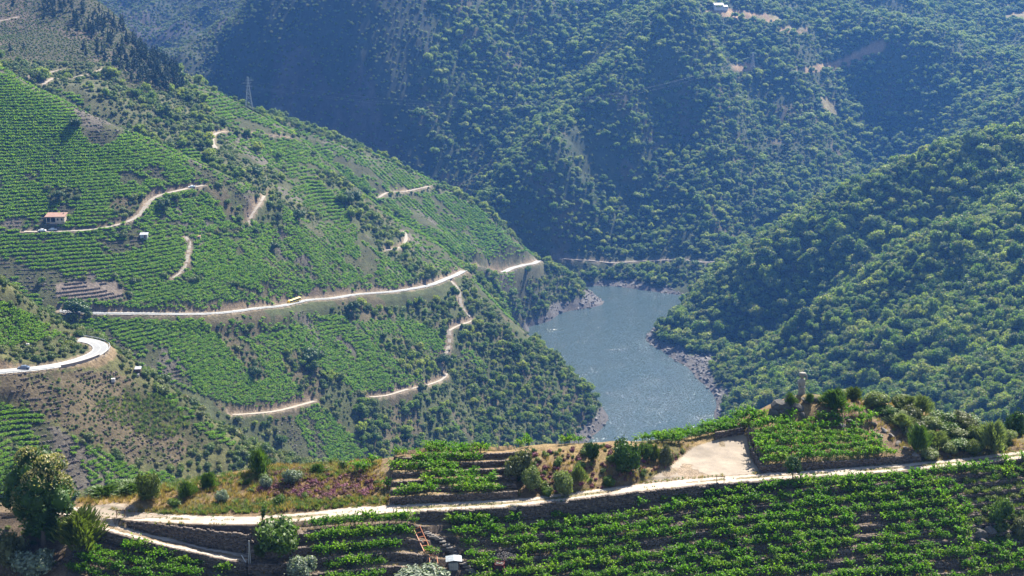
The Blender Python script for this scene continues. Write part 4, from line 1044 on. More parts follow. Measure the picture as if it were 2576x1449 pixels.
def dry_wall(label, path, seed, caps=False, **kw):
    rng = np.random.default_rng(seed); p = np.asarray(path)
    e = empty('dry_stone_wall', (float(p[len(p) // 2, 0]), float(p[len(p) // 2, 1]), float(p[len(p) // 2, 2]))); tag(e, label, 'stone wall', 'dry stone terrace walls')
    C_, S_, W_, K = lay_stones(path, rng, **kw)
    off = np.array(e.location)
    body = ~K if caps else np.ones(len(C_), dtype=bool)
    V_, F_ = boxes(C_[body] - off, S_[body], W_[body], rng)
    o = link('stones', np_mesh('stones', V_, F_, M['stone']), e); o['kind'] = 'stuff'
    if caps:
        protos_ = []
        for i in range(6):
            v0, f0 = boxes(np.zeros((1, 3)), np.ones((1, 3)), np.zeros(1), rng, .22); protos_.append(np_mesh('stone', v0, f0, M['stone']))
        for i, (c0, s0, w0) in enumerate(zip(C_[K], S_[K], W_[K])):
            if i >= 290: break
            q = link('stone', protos_[i % 6], e); q.location = c0 - off; q.scale = tuple(s0 * np.array([1.05, 1.1, 1.1])); q.rotation_euler = (rng.normal() * .06, rng.normal() * .06, w0)
    return e
xs_ = lambda a, b: np.arange(a, b, .5)
def front_wall(x, s, b, k):
    wob = .22 * np.sin(x * .31) + .15 * np.sin(x * .83 + 1)
    return ytr(x) - (s - wob * (1 if k > 0 else 0)) / .985
def far_steps():
    def bx(seed):
        rng = np.random.default_rng(seed); p = Plant(); n = 5
        cen = np.stack([np.linspace(-.6, .6, n) + rng.normal(size=n) * .05, rng.normal(size=n) * .06, rng.uniform(.1, .3, n)], 1); p.add(boxes(cen, np.stack([rng.uniform(.25, .4, n), np.full(n, .35), rng.uniform(.4, .8, n)], 1), rng.normal(size=n) * .15, rng, .25)); return p.mesh('step_stones', [M['stepstone']])
    protos('stepwall', [bx(i) for i in range(5)])
    def levels(mask, dz, a, off, keepf, seed):
        Lv = (Z + a * XX) / dz + off; f0 = np.floor(Lv[:, :-1]); f1 = np.floor(Lv[:, 1:]); cr = (f0 != f1) & mask[:, :-1] & (HID[:, :-1] < 4); i, j = np.nonzero(cr); lv = np.maximum(f0[i, j], f1[i, j]); fr = np.clip((lv - Lv[i, j]) / (Lv[i, j + 1] - Lv[i, j] + 1e-9), 0, 1)
        y = YY[i, j] + fr * (YY[i, j + 1] - YY[i, j]); x = tg[i] * y; rng = np.random.default_rng(seed); k = (rng.uniform(size=len(x)) < keepf) & (fbm(x, y, 14, 2, seed) > -.45) & (ROADD[i, j] > .8); return np.stack([x[k], y[k], zat(x[k], y[k]) - .1], 1), rng
    p, rng = levels(DRYT | ((LAY == li['B']) & (PLOTID >= 0)), 1.5, .03, .5, .5, 3); scatter('terrace_steps', 'stepwall', p, np.stack([np.full(len(p), .75), np.full(len(p), .9), rng.uniform(.6, 1.1, len(p))], 1), 'old stone terrace steps on the near spur', rz=rng.normal(size=len(p)) * .12)
    p, rng = levels(BARE, 1.35, 0, .5, .97, 4); scatter('terrace_steps', 'stepwall', p, np.stack([np.full(len(p), 1.1), np.full(len(p), 1.0), np.full(len(p), 1.3)], 1), 'bare stone terrace steps above the main road', rz=rng.normal(size=len(p)) * .05)
    p, rng = levels((PLOTID >= 0) & (LAY == li['C']) & (YY < 900), 1.45, .02, .55, .55, 5); scatter('terrace_steps', 'stepwall', p, np.stack([np.full(len(p), 1.05), np.full(len(p), .9), rng.uniform(.7, 1.2, len(p))], 1), 'stone terrace steps among the hillside vines', rz=rng.normal(size=len(p)) * .08)
far_steps()
# the tall wall that carries the track, in two runs either side of the steps
XS0, XS1 = xu(1284, 167), xu(1300, 167)
H0f = lambda x: np.interp(x, HX, HV)
for lab, a, b, sd in (('long dry stone wall carrying the track, left of the gap with steps', xu(1040), XS0, 1), ('long dry stone wall carrying the track, right of the gap with steps', XS1, xu(2120, 175), 2)):
    x = xs_(a, b); dry_wall(lab, np.stack([x, ytr(x) - 1.62, 280 - H0f(x) - .1, 280.06 + .06 * np.sin(x * 1.7)], 1), sd, caps=True)
x = xs_(xu(2120, 175), XD + 8); dry_wall('low stone edging wall below the track at the right', np.stack([x, ytr(x) - 1.62, 280 - H0f(x) - .1, 280 + 0 * x], 1), 3)
ORD = ['first', 'second', 'third', 'fourth', 'fifth', 'sixth', 'seventh', 'eighth', 'ninth', 'tenth', 'eleventh', 'twelfth']
NB2 = 11
for k in range(1, NB2):
    x = xs_(XC_ + .6 * k, XD - .2 * k); y = front_wall(x, 1.6 + k * 1.36, 1.36, k) - .04
    zt = 280 - H0f(x) - (k - 1) * .85 - .08; v_ = project(x, y, zt)[1]; m = v_ < 1475
    if m.sum() > 4: dry_wall('stone terrace wall, %s below the track between the vine rows' % ORD[k - 1], np.stack([x[m], y[m], zt[m] - .86, zt[m]], 1), 20 + k, ln=.34, course=.17)
for k in range(1, 8):
    x = xs_(XA + 1, XB + .9); y = front_wall(x, 1.6 + k * 1.72, 1.72, k) - .04
    zt = 280 - H0f(x) - (k - 1) * 1.08 - .08; v_ = project(x, y, zt)[1]; m = v_ < 1475
    if m.sum() > 4: dry_wall('stone terrace wall left of the orange rails, %s below the track' % ORD[k - 1], np.stack([x[m], y[m], zt[m] - 1.08, zt[m]], 1), 50 + k)
x = xs_(xu(255), XA + 1); dry_wall('dark stone wall below the lower track at the left', np.stack([x, ylow(x) - 1.4, zlow(x) - 1.4, zlow(x) - .02], 1), 61)
x = xs_(xu(300), XA + 1); dry_wall('rough stone bank between the two tracks', np.stack([x, ylow(x) + 1.45, zlow(x) - .05, np.minimum(zlow(x) + .25 + (280 - zlow(x)) * .72, 279.9)], 1), 62, jit=.35, ln=.4)
x = xs_(xu(985, 168), xu(1300, 168)); dry_wall('low wall at the foot of the small vine terraces behind the track', np.stack([x, ytr(x) + 1.46, 279.95 + 0 * x, 280.85 + 0 * x], 1), 63)
for k in range(1, 6):
    x = xs_(xu(985, 170), xu(1300, 170)); dry_wall('small terrace wall behind the track, %s step up' % ORD[k - 1], np.stack([x, ytr(x) + 1.5 + k * 1.55 - .05, 280.85 + (k - 1) * .5 + 0 * x, 280.85 + k * .5 + 0 * x], 1), 64 + k)
x = xs_(xu(1912, 178), xu(2330, 180)); dry_wall('stone wall along the track below the dense green vine plot', np.stack([x, ytr(x) + 1.55, 279.95 + 0 * x, 280.95 + 0 * x], 1), 72)
pp = [hitF(*q) for q in ((1916, 1186), (1895, 1150), (1886, 1115), (1884, 1090))]; pp = np.array(pp)
dd = np.linspace(0, 1, 20); dry_wall('stone wall between gravel clearing and dense vine plot', np.stack([np.interp(dd, np.linspace(0, 1, 4), pp[:, 0]), np.interp(dd, np.linspace(0, 1, 4), pp[:, 1]), np.interp(dd, np.linspace(0, 1, 4), pp[:, 2]) - .15, np.interp(dd, np.linspace(0, 1, 4), pp[:, 2]) + .75], 1), 73)
pp = np.array([hitF(*q) for q in ((1872, 1090), (1840, 1096), (1800, 1104))]); dd = np.linspace(0, 1, 12)
dry_wall('short curved wall at the back of the gravel clearing', np.stack([np.interp(dd, [0, .5, 1], pp[:, 0]), np.interp(dd, [0, .5, 1], pp[:, 1]), np.interp(dd, [0, .5, 1], pp[:, 2]) - .1, np.interp(dd, [0, .5, 1], pp[:, 2]) + .8], 1), 74)
pp = np.array([hitF(*q) for q in ((1790, 1285), (1812, 1310), (1850, 1360), (1885, 1410), (1920, 1446))]); dd = np.linspace(0, 1, 30); qq = np.linspace(0, 1, 5)
dry_wall('rough stone wall running down between two vine plots', np.stack([np.interp(dd, qq, pp[:, 0]), np.interp(dd, qq, pp[:, 1]), np.interp(dd, qq, pp[:, 2]) - .4, np.interp(dd, qq, pp[:, 2]) + .4], 1), 75)
pp = np.array([hitF(*q) for q in ((110, 1446), (170, 1410), (215, 1388), (248, 1376))]); dd = np.linspace(0, 1, 24); qq = np.linspace(0, 1, 4)
dry_wall('sunlit stone path edging in the lower left corner', np.stack([np.interp(dd, qq, pp[:, 0]), np.interp(dd, qq, pp[:, 1]), np.interp(dd, qq, pp[:, 2]) - .2, np.interp(dd, qq, pp[:, 2]) + .3], 1), 76)

# steps of stone slabs
def steps(label, pix, n, wd, seed):
    rng = np.random.default_rng(seed); pp = np.array([hitF(*q) for q in pix]); qq = np.linspace(0, 1, len(pp))
    e = empty('stone_steps', tuple(pp[-1])); tag(e, label, 'steps'); off = pp[-1]
    for i in range(n):
        t = (i + .5) / n; c0 = np.array([np.interp(t, qq, pp[:, k]) for k in range(3)])
        m = MB(); m.box((0, 0, 0), (wd * rng.uniform(.85, 1.15), .5, .16), jit=.12); o = m.build('step', M['rock'], e); o.location = c0 - off + np.array([0, 0, .1]); o.rotation_euler = (0, 0, rng.normal() * .12)
steps('stone steps down from the track through the gap in the wall', [(1291, 1272), (1294, 1284), (1290, 1296), (1284, 1304)], 7, .8, 5)
steps('long flight of stone steps beside the metal-roofed tank', [(1068, 1341), (1086, 1351), (1103, 1359), (1131, 1384), (1143, 1394), (1159, 1416), (1184, 1441), (1198, 1452)], 22, .85, 6)

# rocks
def rock_mesh(name, seed, mat, n=2, flat=(1, 1, .7), rough=.35):
    rng = np.random.default_rng(seed); bm = bmesh.new(); bmesh.ops.create_icosphere(bm, subdivisions=n, radius=1.0)
    pl = unit(rng.normal(size=(9, 3))); ds = rng.uniform(.38, .8, 9)
    for v in bm.verts:
        c0 = np.array(v.co)
        for a, d_ in zip(pl, ds):
            e_ = c0 @ a - d_
            if e_ > 0: c0 = c0 - a * e_ * .92
        c0 = c0 * (1 + rough * .25 * rng.normal()); v.co = c0 * np.array(flat)
    me = bpy.data.meshes.new(name); bm.to_mesh(me); bm.free(); me.materials.append(mat); return me
protos('boulder', [rock_mesh('boulder', 700 + i, M['shore'], 1, (1, .8, .55), .5) for i in range(6)])
xb, yb, rng = jitter_grid(20, 260, 880, 1460, 2.1, 88)
i_, j_ = ij(xb, yb); m = shore[i_, j_] & (Z[i_, j_] > -.6) & (HID[i_, j_] < 6) & (rng.uniform(size=len(xb)) < .6)
pb = np.stack([xb[m], yb[m], zat(xb[m], yb[m])], 1); szb = rng.uniform(0, 1.0, len(pb)) ** 3 * 3.0 + .35
scatter('shore_boulders', 'boulder', pb, szb, 'grey broken rocks along the waterline', tilt=.45)
xb, yb, rng = jitter_grid(-300, 40, 640, 1000, 5.5, 89); i_, j_ = ij(xb, yb)
m = (PLOTID[i_, j_] >= 0) & (ROCKY[i_, j_] > .6) & (HID[i_, j_] < 5) & (LAY[i_, j_] == li['C'])
pb = np.stack([xb[m], yb[m], zat(xb[m], yb[m])], 1); scatter('rocky_patches', 'boulder', pb, rng.uniform(.5, 1.5, len(pb)), 'grey rocks breaking through the vineyard slope', tilt=.4)
def outcrop(label, lst, seed, mat):
    rng = np.random.default_rng(seed); b0 = hitF(lst[0][0], lst[0][1]); e = empty('rock_outcrop', b0); tag(e, label, 'rocks')
    for i, (u, v, r, fl) in enumerate(lst):
        p = hitF(u, v); o = link('rock', rock_mesh('rock', seed * 31 + i, mat, 2, (1.0, .8, fl), .22), e); o.location = p - b0 + Vector((0, 0, r * .15)); o.scale = (r, r, r); o.rotation_euler = (rng.normal() * .3, .5 + rng.normal() * .2, rng.uniform(-.6, .6))
outcrop('dark jagged rocks on the knoll beside the statue', [(1990, 1020, 1.7, .9), (1965, 1034, 1.8, .8), (1948, 1046, 1.4, .7), (1982, 1044, 1.5, .7), (2003, 1030, 1.2, .6), (2042, 1002, .9, .5), (2058, 1010, .8, .45), (2090, 1022, .8, .45), (2020, 1046, .8, .5), (2030, 1012, .9, .6)], 3, M['darkrock'])
outcrop('pale rock slabs below the knoll, right of the vine plot', [(2140, 1062, .8, .35), (2118, 1072, .7, .3), (2200, 1070, .8, .35), (2225, 1085, .9, .3), (2245, 1100, .8, .35), (2262, 1118, .7, .3), (2280, 1130, .8, .3), (2215, 1098, .6, .35), (2300, 1146, .6, .35), (2310, 1128, .6, .3)], 4, M['rock'])
outcrop('grey rock outcrop among the vines at the right edge', [(2462, 1352, 1.3, .7), (2445, 1338, .9, .6), (2478, 1370, 1.0, .6), (2490, 1345, 1.0, .6), (2510, 1380, .9, .5), (2440, 1362, .6, .5)], 5, M['darkrock'])
# loose stones: pile and scree
protos('loose', [rock_mesh('loose', 740 + i, M['rock'], 1, (1, .8, .5), .5) for i in range(4)])
rng = np.random.default_rng(9); c0 = hitF(1268, 1402); n = 420; a = rng.uniform(0, 6.28, n); q = np.sqrt(rng.uniform(0, 1, n))
pts = np.stack([c0.x + np.cos(a) * q * 1.75, c0.y + np.sin(a) * q * .9, c0.z + .75 * (1 - q) ** .8 * rng.uniform(.5, 1, n)], 1)
tag(scatter('stone_heap', 'loose', pts, rng.uniform(.06, .16, n), None, tilt=.6), 'heap of loose grey stones among the vines')
mm = in_poly(GU, GV, [(2420, 1190), (2576, 1150), (2590, 1340), (2560, 1380), (2440, 1390), (2430, 1250)]) | in_poly(GU, GV, [(330, 1320), (620, 1330), (620, 1352), (330, 1340)])
ii = np.flatnonzero((mm & (GY > 152)).ravel()); ii = rng.choice(ii, 900); pts = np.stack([GX.ravel()[ii], GY.ravel()[ii], GZ.ravel()[ii]], 1) + rng.normal(size=(900, 3)) * np.array([.1, .1, 0]); pts[:, 2] = zF(pts[:, 0], pts[:, 1])
scatter('loose_stones', 'loose', pts, rng.uniform(.05, .28, 900) , 'loose grey stones on the bare bank', tilt=.5)

# ================================================================= vines and bushes of the near ridge
def pts_on_bench(kind):
    out = []
    rng = np.random.default_rng(31)
    if kind == 'front':
        for k in range(0, NB2):
            x = np.arange(XC_ + .5 + .6 * k, XD, .78); x = x + rng.normal(size=len(x)) * .15
            y = front_wall(x, 1.6 + (k + .5) * 1.36, 1.36, k) + rng.normal(size=len(x)) * .16
            u, v = project(x, y, zF(x, y)); g = fbm(x, y + 50 * k, 3.5, 2, 14)
            m = (v < 1478) & (g > -.68) & (rng.uniform(size=len(x)) < .95) & ~in_poly(u, v, [(1228, 1385), (1312, 1385), (1312, 1412), (1285, 1448), (1228, 1448)]) & ~in_poly(u, v, [(1100, 1395), (1170, 1395), (1215, 1449), (1100, 1449)])
            m &= ~in_poly(u, v, [(2425, 1200), (2576, 1150), (2600, 1330), (2560, 1380), (2440, 1390)])
            if k == 0: m &= (rng.uniform(size=len(x)) < np.interp(u, [1050, 1280, 1320, 1650, 1720, 1900, 2000], [.95, .7, .12, .1, .7, .9, .95]))
            for a, b_ in zip(x[m], y[m]): out.append((a, b_, k))
    elif kind == 'left':
        lim = [1054, 1052, 1000, 965, 945, 905, 900]
        for k in range(0, 7):
            x = np.arange(XA + 1, XB + .5, .72); x = x + rng.normal(size=len(x)) * .12; y = front_wall(x, 1.6 + (k + .5) * 1.72, 1.72, k) + rng.normal(size=len(x)) * .1
            u, v = project(x, y, zF(x, y)); m = (u > 775 + 8 * k) & (u < lim[k]) & (v < 1478) & (fbm(x, y + 9 * k, 3, 2, 15) > -.8)
            for a, b_ in zip(x[m], y[m]): out.append((a, b_, k))
            x2 = np.array([a_ for a_ in np.arange(XB - 1.2, XB + 2.2, .8)]); y2 = front_wall(x2, 1.6 + (k + .5) * 1.72, 1.72, k); u, v = project(x2, y2, zF(x2, y2)); m = (u > 1085) & (u < 1125) & (k >= 2) & (v < 1478)
            for a, b_ in zip(x2[m], y2[m]): out.append((a, b_, k))
        for k in range(0, 4):
            x = np.arange(xu(200), XA - 1, .85); y = ylow(x) - 1.3 - (k + .55) * 1.45 + rng.normal(size=len(x)) * .1; u, v = project(x, y, zF(x, y)); m = (v > 1380) & (v < 1478) & (u > 120 + 0 * v + (1449 - v) * 1.9) & ((u < 500) | (u > 540)) & (u < 600) & (fbm(x, y, 3, 2, 16) > -.55)
            for a, b_ in zip(x[m], y[m]): out.append((a, b_, k))
    elif kind == 'back':
        for k in range(0, 7):
            x = np.arange(xu(870, 175), xu(1310, 172), .85); y = ytr(x) + 1.5 + (k + .45) * 1.55 + rng.normal(size=len(x)) * .12; u, v = project(x, y, zF(x, y))
            m = in_poly(u, v, [(870, 1178), (905, 1160), (1100, 1128), (1240, 1124), (1215, 1160), (1200, 1205), (1240, 1210), (1295, 1262), (1000, 1262), (960, 1210)]) & ~in_poly(u, v, [(945, 1192), (1070, 1190), (1065, 1232), (985, 1240)]) & (fbm(x, y, 3, 2, 17) > -.4)
            for a, b_ in zip(x[m], y[m]): out.append((a, b_, k))
    elif kind == 'right':
        for k in range(0, 10):
            x = np.arange(xu(1640, 180), xu(2310, 180), .62); y = ytr(x) + 2.2 + k * 1.5 + rng.normal(size=len(x)) * .08; u, v = project(x, y, zF(x, y))
            m = in_poly(u, v, [(1912, 1178), (1890, 1130), (1888, 1085), (1905, 1045), (1950, 1050), (2075, 1055), (2100, 1078), (2195, 1100), (2215, 1125), (2292, 1158), (2292, 1172)]) | in_poly(u, v, [(1640, 1112), (1745, 1082), (1880, 1040), (1935, 1048), (1890, 1078), (1740, 1106), (1700, 1116)])
            for a, b_ in zip(x[m], y[m]): out.append((a, b_, k))
        for (u, v) in [(2075, 1058), (2085, 1056), (2095, 1060), (2135, 1046), (2150, 1043), (2162, 1044), (2120, 1048), (2110, 1072), (2180, 1062), (2192, 1060), (2170, 1064), (2165, 1075), (2145, 1082), (1420, 1118), (1432, 1116), (1444, 1116), (1455, 1115), (1600, 1113), (1615, 1112), (1632, 1112), (1650, 1111), (1668, 1112), (1690, 1112), (1310, 1124), (1330, 1124), (2480, 1180), (2495, 1190), (2510, 1185), (2525, 1170), (2540, 1178), (2555, 1185), (2570, 1165), (2530, 1200), (2550, 1205), (2568, 1195), (2500, 1210)]:
            p = hitF(u, v); out.append((p.x, p.y, 0))
    return out
vine_leaf_meshes = []; vine_trunk = None
def split_vine():
    tr = Plant(); tr.add(tube_np([(0, 0, -.15), (.03, .02, .21), (-.02, .01, .45)], [.045, .035, .04], 5), 0)
    t = tr.mesh('trunk', [M['bark']])
    return [vine_plant(520 + i, shoots=13, ln=1.0, trunk=False, dense=60).mesh('vine_leaves', [M['vine']]) for i in range(8)], t
vine_leaf_meshes, vine_trunk = split_vine()
allv = []
for kd, tx in (('front', 'the terraces below the track'), ('left', 'the terraces left of the orange rails'), ('back', 'the small terraces behind the track'), ('right', 'the dense plot below the statue knoll')):
    for (x, y, k) in pts_on_bench(kd): allv.append((x, y, kd, k))
ax = np.array([a[0] for a in allv]); ay = np.array([a[1] for a in allv]); az = zF(ax, ay)
big = np.argsort(ay)[:300]; bigm = np.zeros(len(allv), dtype=bool); bigm[big] = True
VL = {'front': 'leafy grape vine in the %s vine row below the track', 'left': 'leafy grape vine left of the stone steps, %s row below the track', 'back': 'grape vine on the small terraces behind the track, %s row', 'right': 'grape vine in the dense plot below the statue, %s row'}
for n in big:
    x, y, kd, k = allv[n]; o = link('grape_vine', random.choice(vine_leaf_meshes)); s = random.choice((.8, 1.0, 1.15, 1.25, 1.4)) * random.uniform(.9, 1.1)
    o.location = (x, y, az[n] - .03); o.rotation_euler = (0, 0, random.uniform(-.4, .4) + (math.pi if random.random() < .5 else 0)); o.scale = (s, s, s * random.uniform(.85, 1.15))
    tag(o, VL[kd] % ORD[min(k, 11)], 'grape vine', 'grape vines of the near terraces')
    link('trunk', vine_trunk, o)
rest = ~bigm; sv = RNG.choice([.75, 1.0, 1.15, 1.25, 1.4], len(allv)) * RNG.uniform(.9, 1.1, len(allv)); isr = np.array([a[2] == 'right' for a in allv]); sv = np.where(isr, sv * .95, sv)
scatter('grape_vines', 'vine', np.stack([ax, ay, az - .03], 1)[rest], sv[rest], 'leafy green vines on the terraces of the near ridge', rz=RNG.normal(size=len(allv))[rest] * .4)
st = Plant(); st.add(tube_np([(0, 0, -.2), (.02, .01, .7), (0, 0, 1.35)], [.028, .026, .02], 5), 0); protos('stake', [st.mesh('stake', [M['bark']])])
ks = RNG.uniform(size=len(allv)) < .28; pk = np.stack([ax + .3, ay, az], 1)[ks]; pk[:, 2] = zF(pk[:, 0], pk[:, 1]); scatter('vine_stakes', 'stake', pk, RNG.uniform(.75, 1.1, len(pk)), 'thin wooden stakes among the near vines', tilt=.1)

# ---- low growth
def ground_pts(poly, n, seed, cond=None):
    rng = np.random.default_rng(seed); m = in_poly(GU, GV, poly) & (GY > 150) & (GY < 212) & ~TRACKM & ~GRAV & ~lowm
    if cond is not None: m &= cond
    ii = np.flatnonzero(m.ravel())
    if len(ii) == 0: return np.zeros((0, 3)), rng
    ii = rng.choice(ii, n); x = GX.ravel()[ii] + rng.uniform(-.13, .13, n); y = GY.ravel()[ii] + rng.uniform(-.1, .1, n); return np.stack([x, y, zF(x, y) - .02], 1), rng
p, rng = ground_pts([(560, 1200), (640, 1190), (900, 1170), (945, 1200), (950, 1245), (820, 1262), (700, 1250), (600, 1235)], 1000, 3, (gn2 > -.4)); scatter('heather', 'heather', p, rng.uniform(.5, 1.25, len(p)), 'purple flowering heather on the hump behind the track')
p, rng = ground_pts([(1290, 1150), (1500, 1120), (1740, 1140), (1660, 1200), (1400, 1250), (1300, 1240)], 420, 4, gn2 > -.2); scatter('heather', 'heather', p, rng.uniform(.5, 1.1, len(p)), 'brown heather between the bushes on the ridge')
BK = [(190, 1262), (330, 1235), (560, 1200), (700, 1172), (960, 1160), (985, 1262), (700, 1290), (400, 1295), (210, 1275)]
p, rng = ground_pts(BK, 3400, 5, (gr > 1.4)); scatter('dry_grass', 'straw', p, rng.uniform(.5, 1.3, len(p)), 'tan dry grass along the track on the left hump')
p, rng = ground_pts([(1290, 1260), (1300, 1150), (1750, 1105), (1700, 1190), (1500, 1235)], 900, 6, (gr > 1.4)); scatter('dry_grass', 'straw', p, rng.uniform(.4, 1.0, len(p)), 'dry grass among the bushes of the ridge')
p, rng = ground_pts([(2050, 1010), (2200, 990), (2330, 1020), (2576, 1085), (2576, 1150), (2300, 1165), (2220, 1090)], 1500, 7, (gr > 1.6)); scatter('dry_grass', 'straw', p, rng.uniform(.4, 1.1, len(p)), 'rusty dry grass on the slope right of the knoll')
p, rng = ground_pts([(400, 1290), (600, 1260), (960, 1250), (985, 1265), (800, 1282), (600, 1292), (420, 1296)], 900, 8, (gr > 1.4)); scatter('ferns', 'fern', p, rng.uniform(.5, 1.2, len(p)), 'green ferns and weeds beside the track')
p, rng = ground_pts([(330, 1235), (420, 1212), (700, 1180), (960, 1165), (900, 1200), (500, 1240)], 700, 9, (gr > 1.4)); scatter('ferns', 'fern', p, rng.uniform(.6, 1.3, len(p)), 'green ferns along the crest of the hump')
p, rng = ground_pts([(0, 1449), (2576, 1449), (2576, 1160), (2000, 1210), (1000, 1290), (0, 1340)], 1500, 10, (gr < -1.7)); scatter('dry_grass', 'straw', p, rng.uniform(.25, .6, len(p)), 'thin dry weeds on the vine benches')

EDGE = (np.abs(np.abs(gr) - 1.5) < .35) | ((np.abs(GY - ylow(GX)) > 1.1) & (np.abs(GY - ylow(GX)) < 1.5) & (GX > xu(230)) & (GX < xu(640)))
ii = np.flatnonzero((EDGE & (GX > xu(200)) & (gn > -.1)).ravel()); rng = np.random.default_rng(12); ii = rng.choice(ii, 1500); p = np.stack([GX.ravel()[ii], GY.ravel()[ii] + rng.uniform(-.1, .1, 1500), GZ.ravel()[ii]], 1); p[:, 2] = zF(p[:, 0], p[:, 1]) - .02
scatter('track_weeds', 'straw', p[:900], rng.uniform(.25, .7, 900), 'dry weeds fringing the dirt tracks'); scatter('track_weeds', 'fern', p[900:], rng.uniform(.2, .5, 600), 'green weeds fringing the dirt tracks')
ii = np.flatnonzero(((np.abs(gr) < .3) & TRACKM & (gn > .0)).ravel()); ii = rng.choice(ii, 420); p = np.stack([GX.ravel()[ii], GY.ravel()[ii], GZ.ravel()[ii]], 1); scatter('track_weeds', 'fern', p, rng.uniform(.12, .3, 420), 'short grass strip along the middle of the track')
ii = np.flatnonzero((TRACKM | GRAV | lowm).ravel()); ii = rng.choice(ii, 1600); p = np.stack([GX.ravel()[ii], GY.ravel()[ii], GZ.ravel()[ii]], 1); scatter('track_pebbles', 'loose', p, rng.uniform(.02, .075, 1600), 'small stones strewn over track and gravel clearing', tilt=.5)
p, rng = ground_pts([(2420, 1195), (2576, 1150), (2590, 1360), (2440, 1390), (2430, 1250)], 500, 21, (gr < -1.7)); scatter('ferns', 'fern', p, rng.uniform(.4, 1.1, len(p)), 'green weeds on the stony bank at the right edge')
p, rng = ground_pts([(2420, 1195), (2576, 1150), (2590, 1360), (2440, 1390), (2430, 1250)], 60, 22, (gr < -1.7)); scatter('scrub', 'shrub', p, rng.uniform(.2, .5, len(p)), 'small bushes on the stony bank at the right edge')
for poly, n_, sd, lb in (([(1290, 1260), (1300, 1130), (1550, 1112), (1745, 1115), (1700, 1180), (1500, 1235)], 110, 23, 'small bushes and tufts between the brooms of the ridge'), ([(400, 1290), (560, 1200), (860, 1166), (960, 1180), (980, 1260)], 60, 24, 'small bushes scattered over the heather hump'), ([(0, 1449), (0, 1330), (190, 1310), (250, 1370), (120, 1449)], 90, 25, 'undergrowth on the dark bank below the chestnut'), ([(2060, 1010), (2300, 1025), (2570, 1095), (2570, 1140), (2320, 1160), (2230, 1080)], 130, 26, 'low scrub filling the slope right of the knoll')):
    p, rng = ground_pts(poly, n_, sd, (np.abs(gr) > 1.8)); scatter('scrub', 'shrub', p, np.clip(np.exp(rng.normal(size=len(p)) * .4) * .3, .12, .6), lb)
# ---- bushes, each one its own thing
M['olive'] = leaf_mat('olive_broom', [(0, (.075, .10, .02)), (1, (.10, .125, .025))], .25)
M['pale'] = leaf_mat('pale_broom', [(0, (.13, .16, .06)), (1, (.16, .19, .075))], .25)
M['dark'] = leaf_mat('dark_leaves', [(0, (.03, .065, .012)), (1, (.04, .08, .015))], .2)
M['mid'] = leaf_mat('mid_leaves', [(0, (.06, .105, .02)), (1, (.075, .12, .025))], .28)
M['drab'] = leaf_mat('drab_leaves', [(0, (.085, .095, .045)), (1, (.11, .115, .055))], .2)
BM = {}
def bush_mesh(kind, i):
    if (kind, i) not in BM:
        f = {'fine': lambda s, mt: shrub_plant(s, 1.0, 1.7, 18, 3600, .085, 2.4, spread=.74, lr=.34).mesh('bush', [mt]), 'broom': lambda s, mt: broom_plant(s, 1.0, 1.75, 1500, .5, .03).mesh('bush', [mt]), 'leafy': lambda s, mt: shrub_plant(s, 1.0, 1.5, 16, 1700, .12, spread=.78, lr=.34).mesh('bush', [mt])}
        form, mt = {'olive': ('broom', 'olive'), 'pale': ('broom', 'pale'), 'dark': ('leafy', 'dark'), 'mid': ('leafy', 'mid'), 'drab': ('leafy', 'drab'), 'grey': ('leafy', 'grey'), 'broomgreen': ('broom', 'mid'), 'round': ('fine', 'olive'), 'palefine': ('fine', 'pale')}[kind]
        BM[kind, i] = f[form](900 + i * 7 + len(BM), M[mt])
    return BM[kind, i]
def bush(u, v, wpx, hpx, kind, label, name='bush', i=0, group=None):
    p = hitF(u, v); ppm = FPX / math.sqrt(p.y ** 2 + p.x ** 2 + (CAMZ - p.z) ** 2)
    o = link(name, bush_mesh(kind, i)); w_ = wpx / ppm / 2.25; h_ = hpx / ppm / .93 / (1.9 if kind in ('olive', 'pale', 'broomgreen') else 1.55)
    o.location = p - Vector((0, 0, .1)); o.scale = (w_, w_ * .9, h_); o.rotation_euler = (0, 0, random.uniform(0, 6.28)); tag(o, label, 'bush', group)
    return o
bush(372, 1258, 78, 68, 'round', 'round olive-green broom bush beside the track junction')
bush(1490, 1163, 42, 60, 'dark', 'narrow dark green bush left of the larger dark one on the ridge', i=1)
bush(1577, 1180, 92, 86, 'dark', 'largest dark green bush standing on the ridge crest', i=2)
bush(1308, 1206, 98, 82, 'drab', 'big grey-green bush right of the small vine terraces', i=1)
bush(1340, 1232, 68, 56, 'palefine', 'pale rounded broom in front of the big grey-green bush')
bush(1418, 1246, 70, 66, 'palefine', 'pale green broom nearest the track, centre', i=1)
bush(1455, 1212, 46, 42, 'pale', 'small pale broom behind the paler pair', i=2)
bush(1380, 1246, 40, 26, 'mid', 'low green bush between the two pale brooms')
bush(1530, 1222, 44, 30, 'mid', 'low green bush on the slope below the dark bushes', i=1)
bush(1625, 1155, 44, 46, 'mid', 'green bush right of the largest dark bush', i=2)
bush(1676, 1168, 46, 54, 'drab', 'drab bush at the left edge of the gravel clearing', i=2)
bush(1645, 1158, 34, 36, 'olive', 'small olive bush beside the gravel clearing', i=1)
bush(655, 1190, 58, 56, 'broomgreen', 'spiky green bush on the left crest of the ridge', i=1)
bush(735, 1214, 64, 36, 'grey', 'silvery low bush on the heather hump', i=1)
bush(668, 1226, 42, 34, 'grey', 'smaller silvery bush left on the heather hump', i=2)
bush(560, 1262, 46, 34, 'grey', 'grey bush in dry grass above the track', i=3)
bush(470, 1250, 50, 36, 'broomgreen', 'green tufted bush in the dry grass right of the olive broom', i=2)
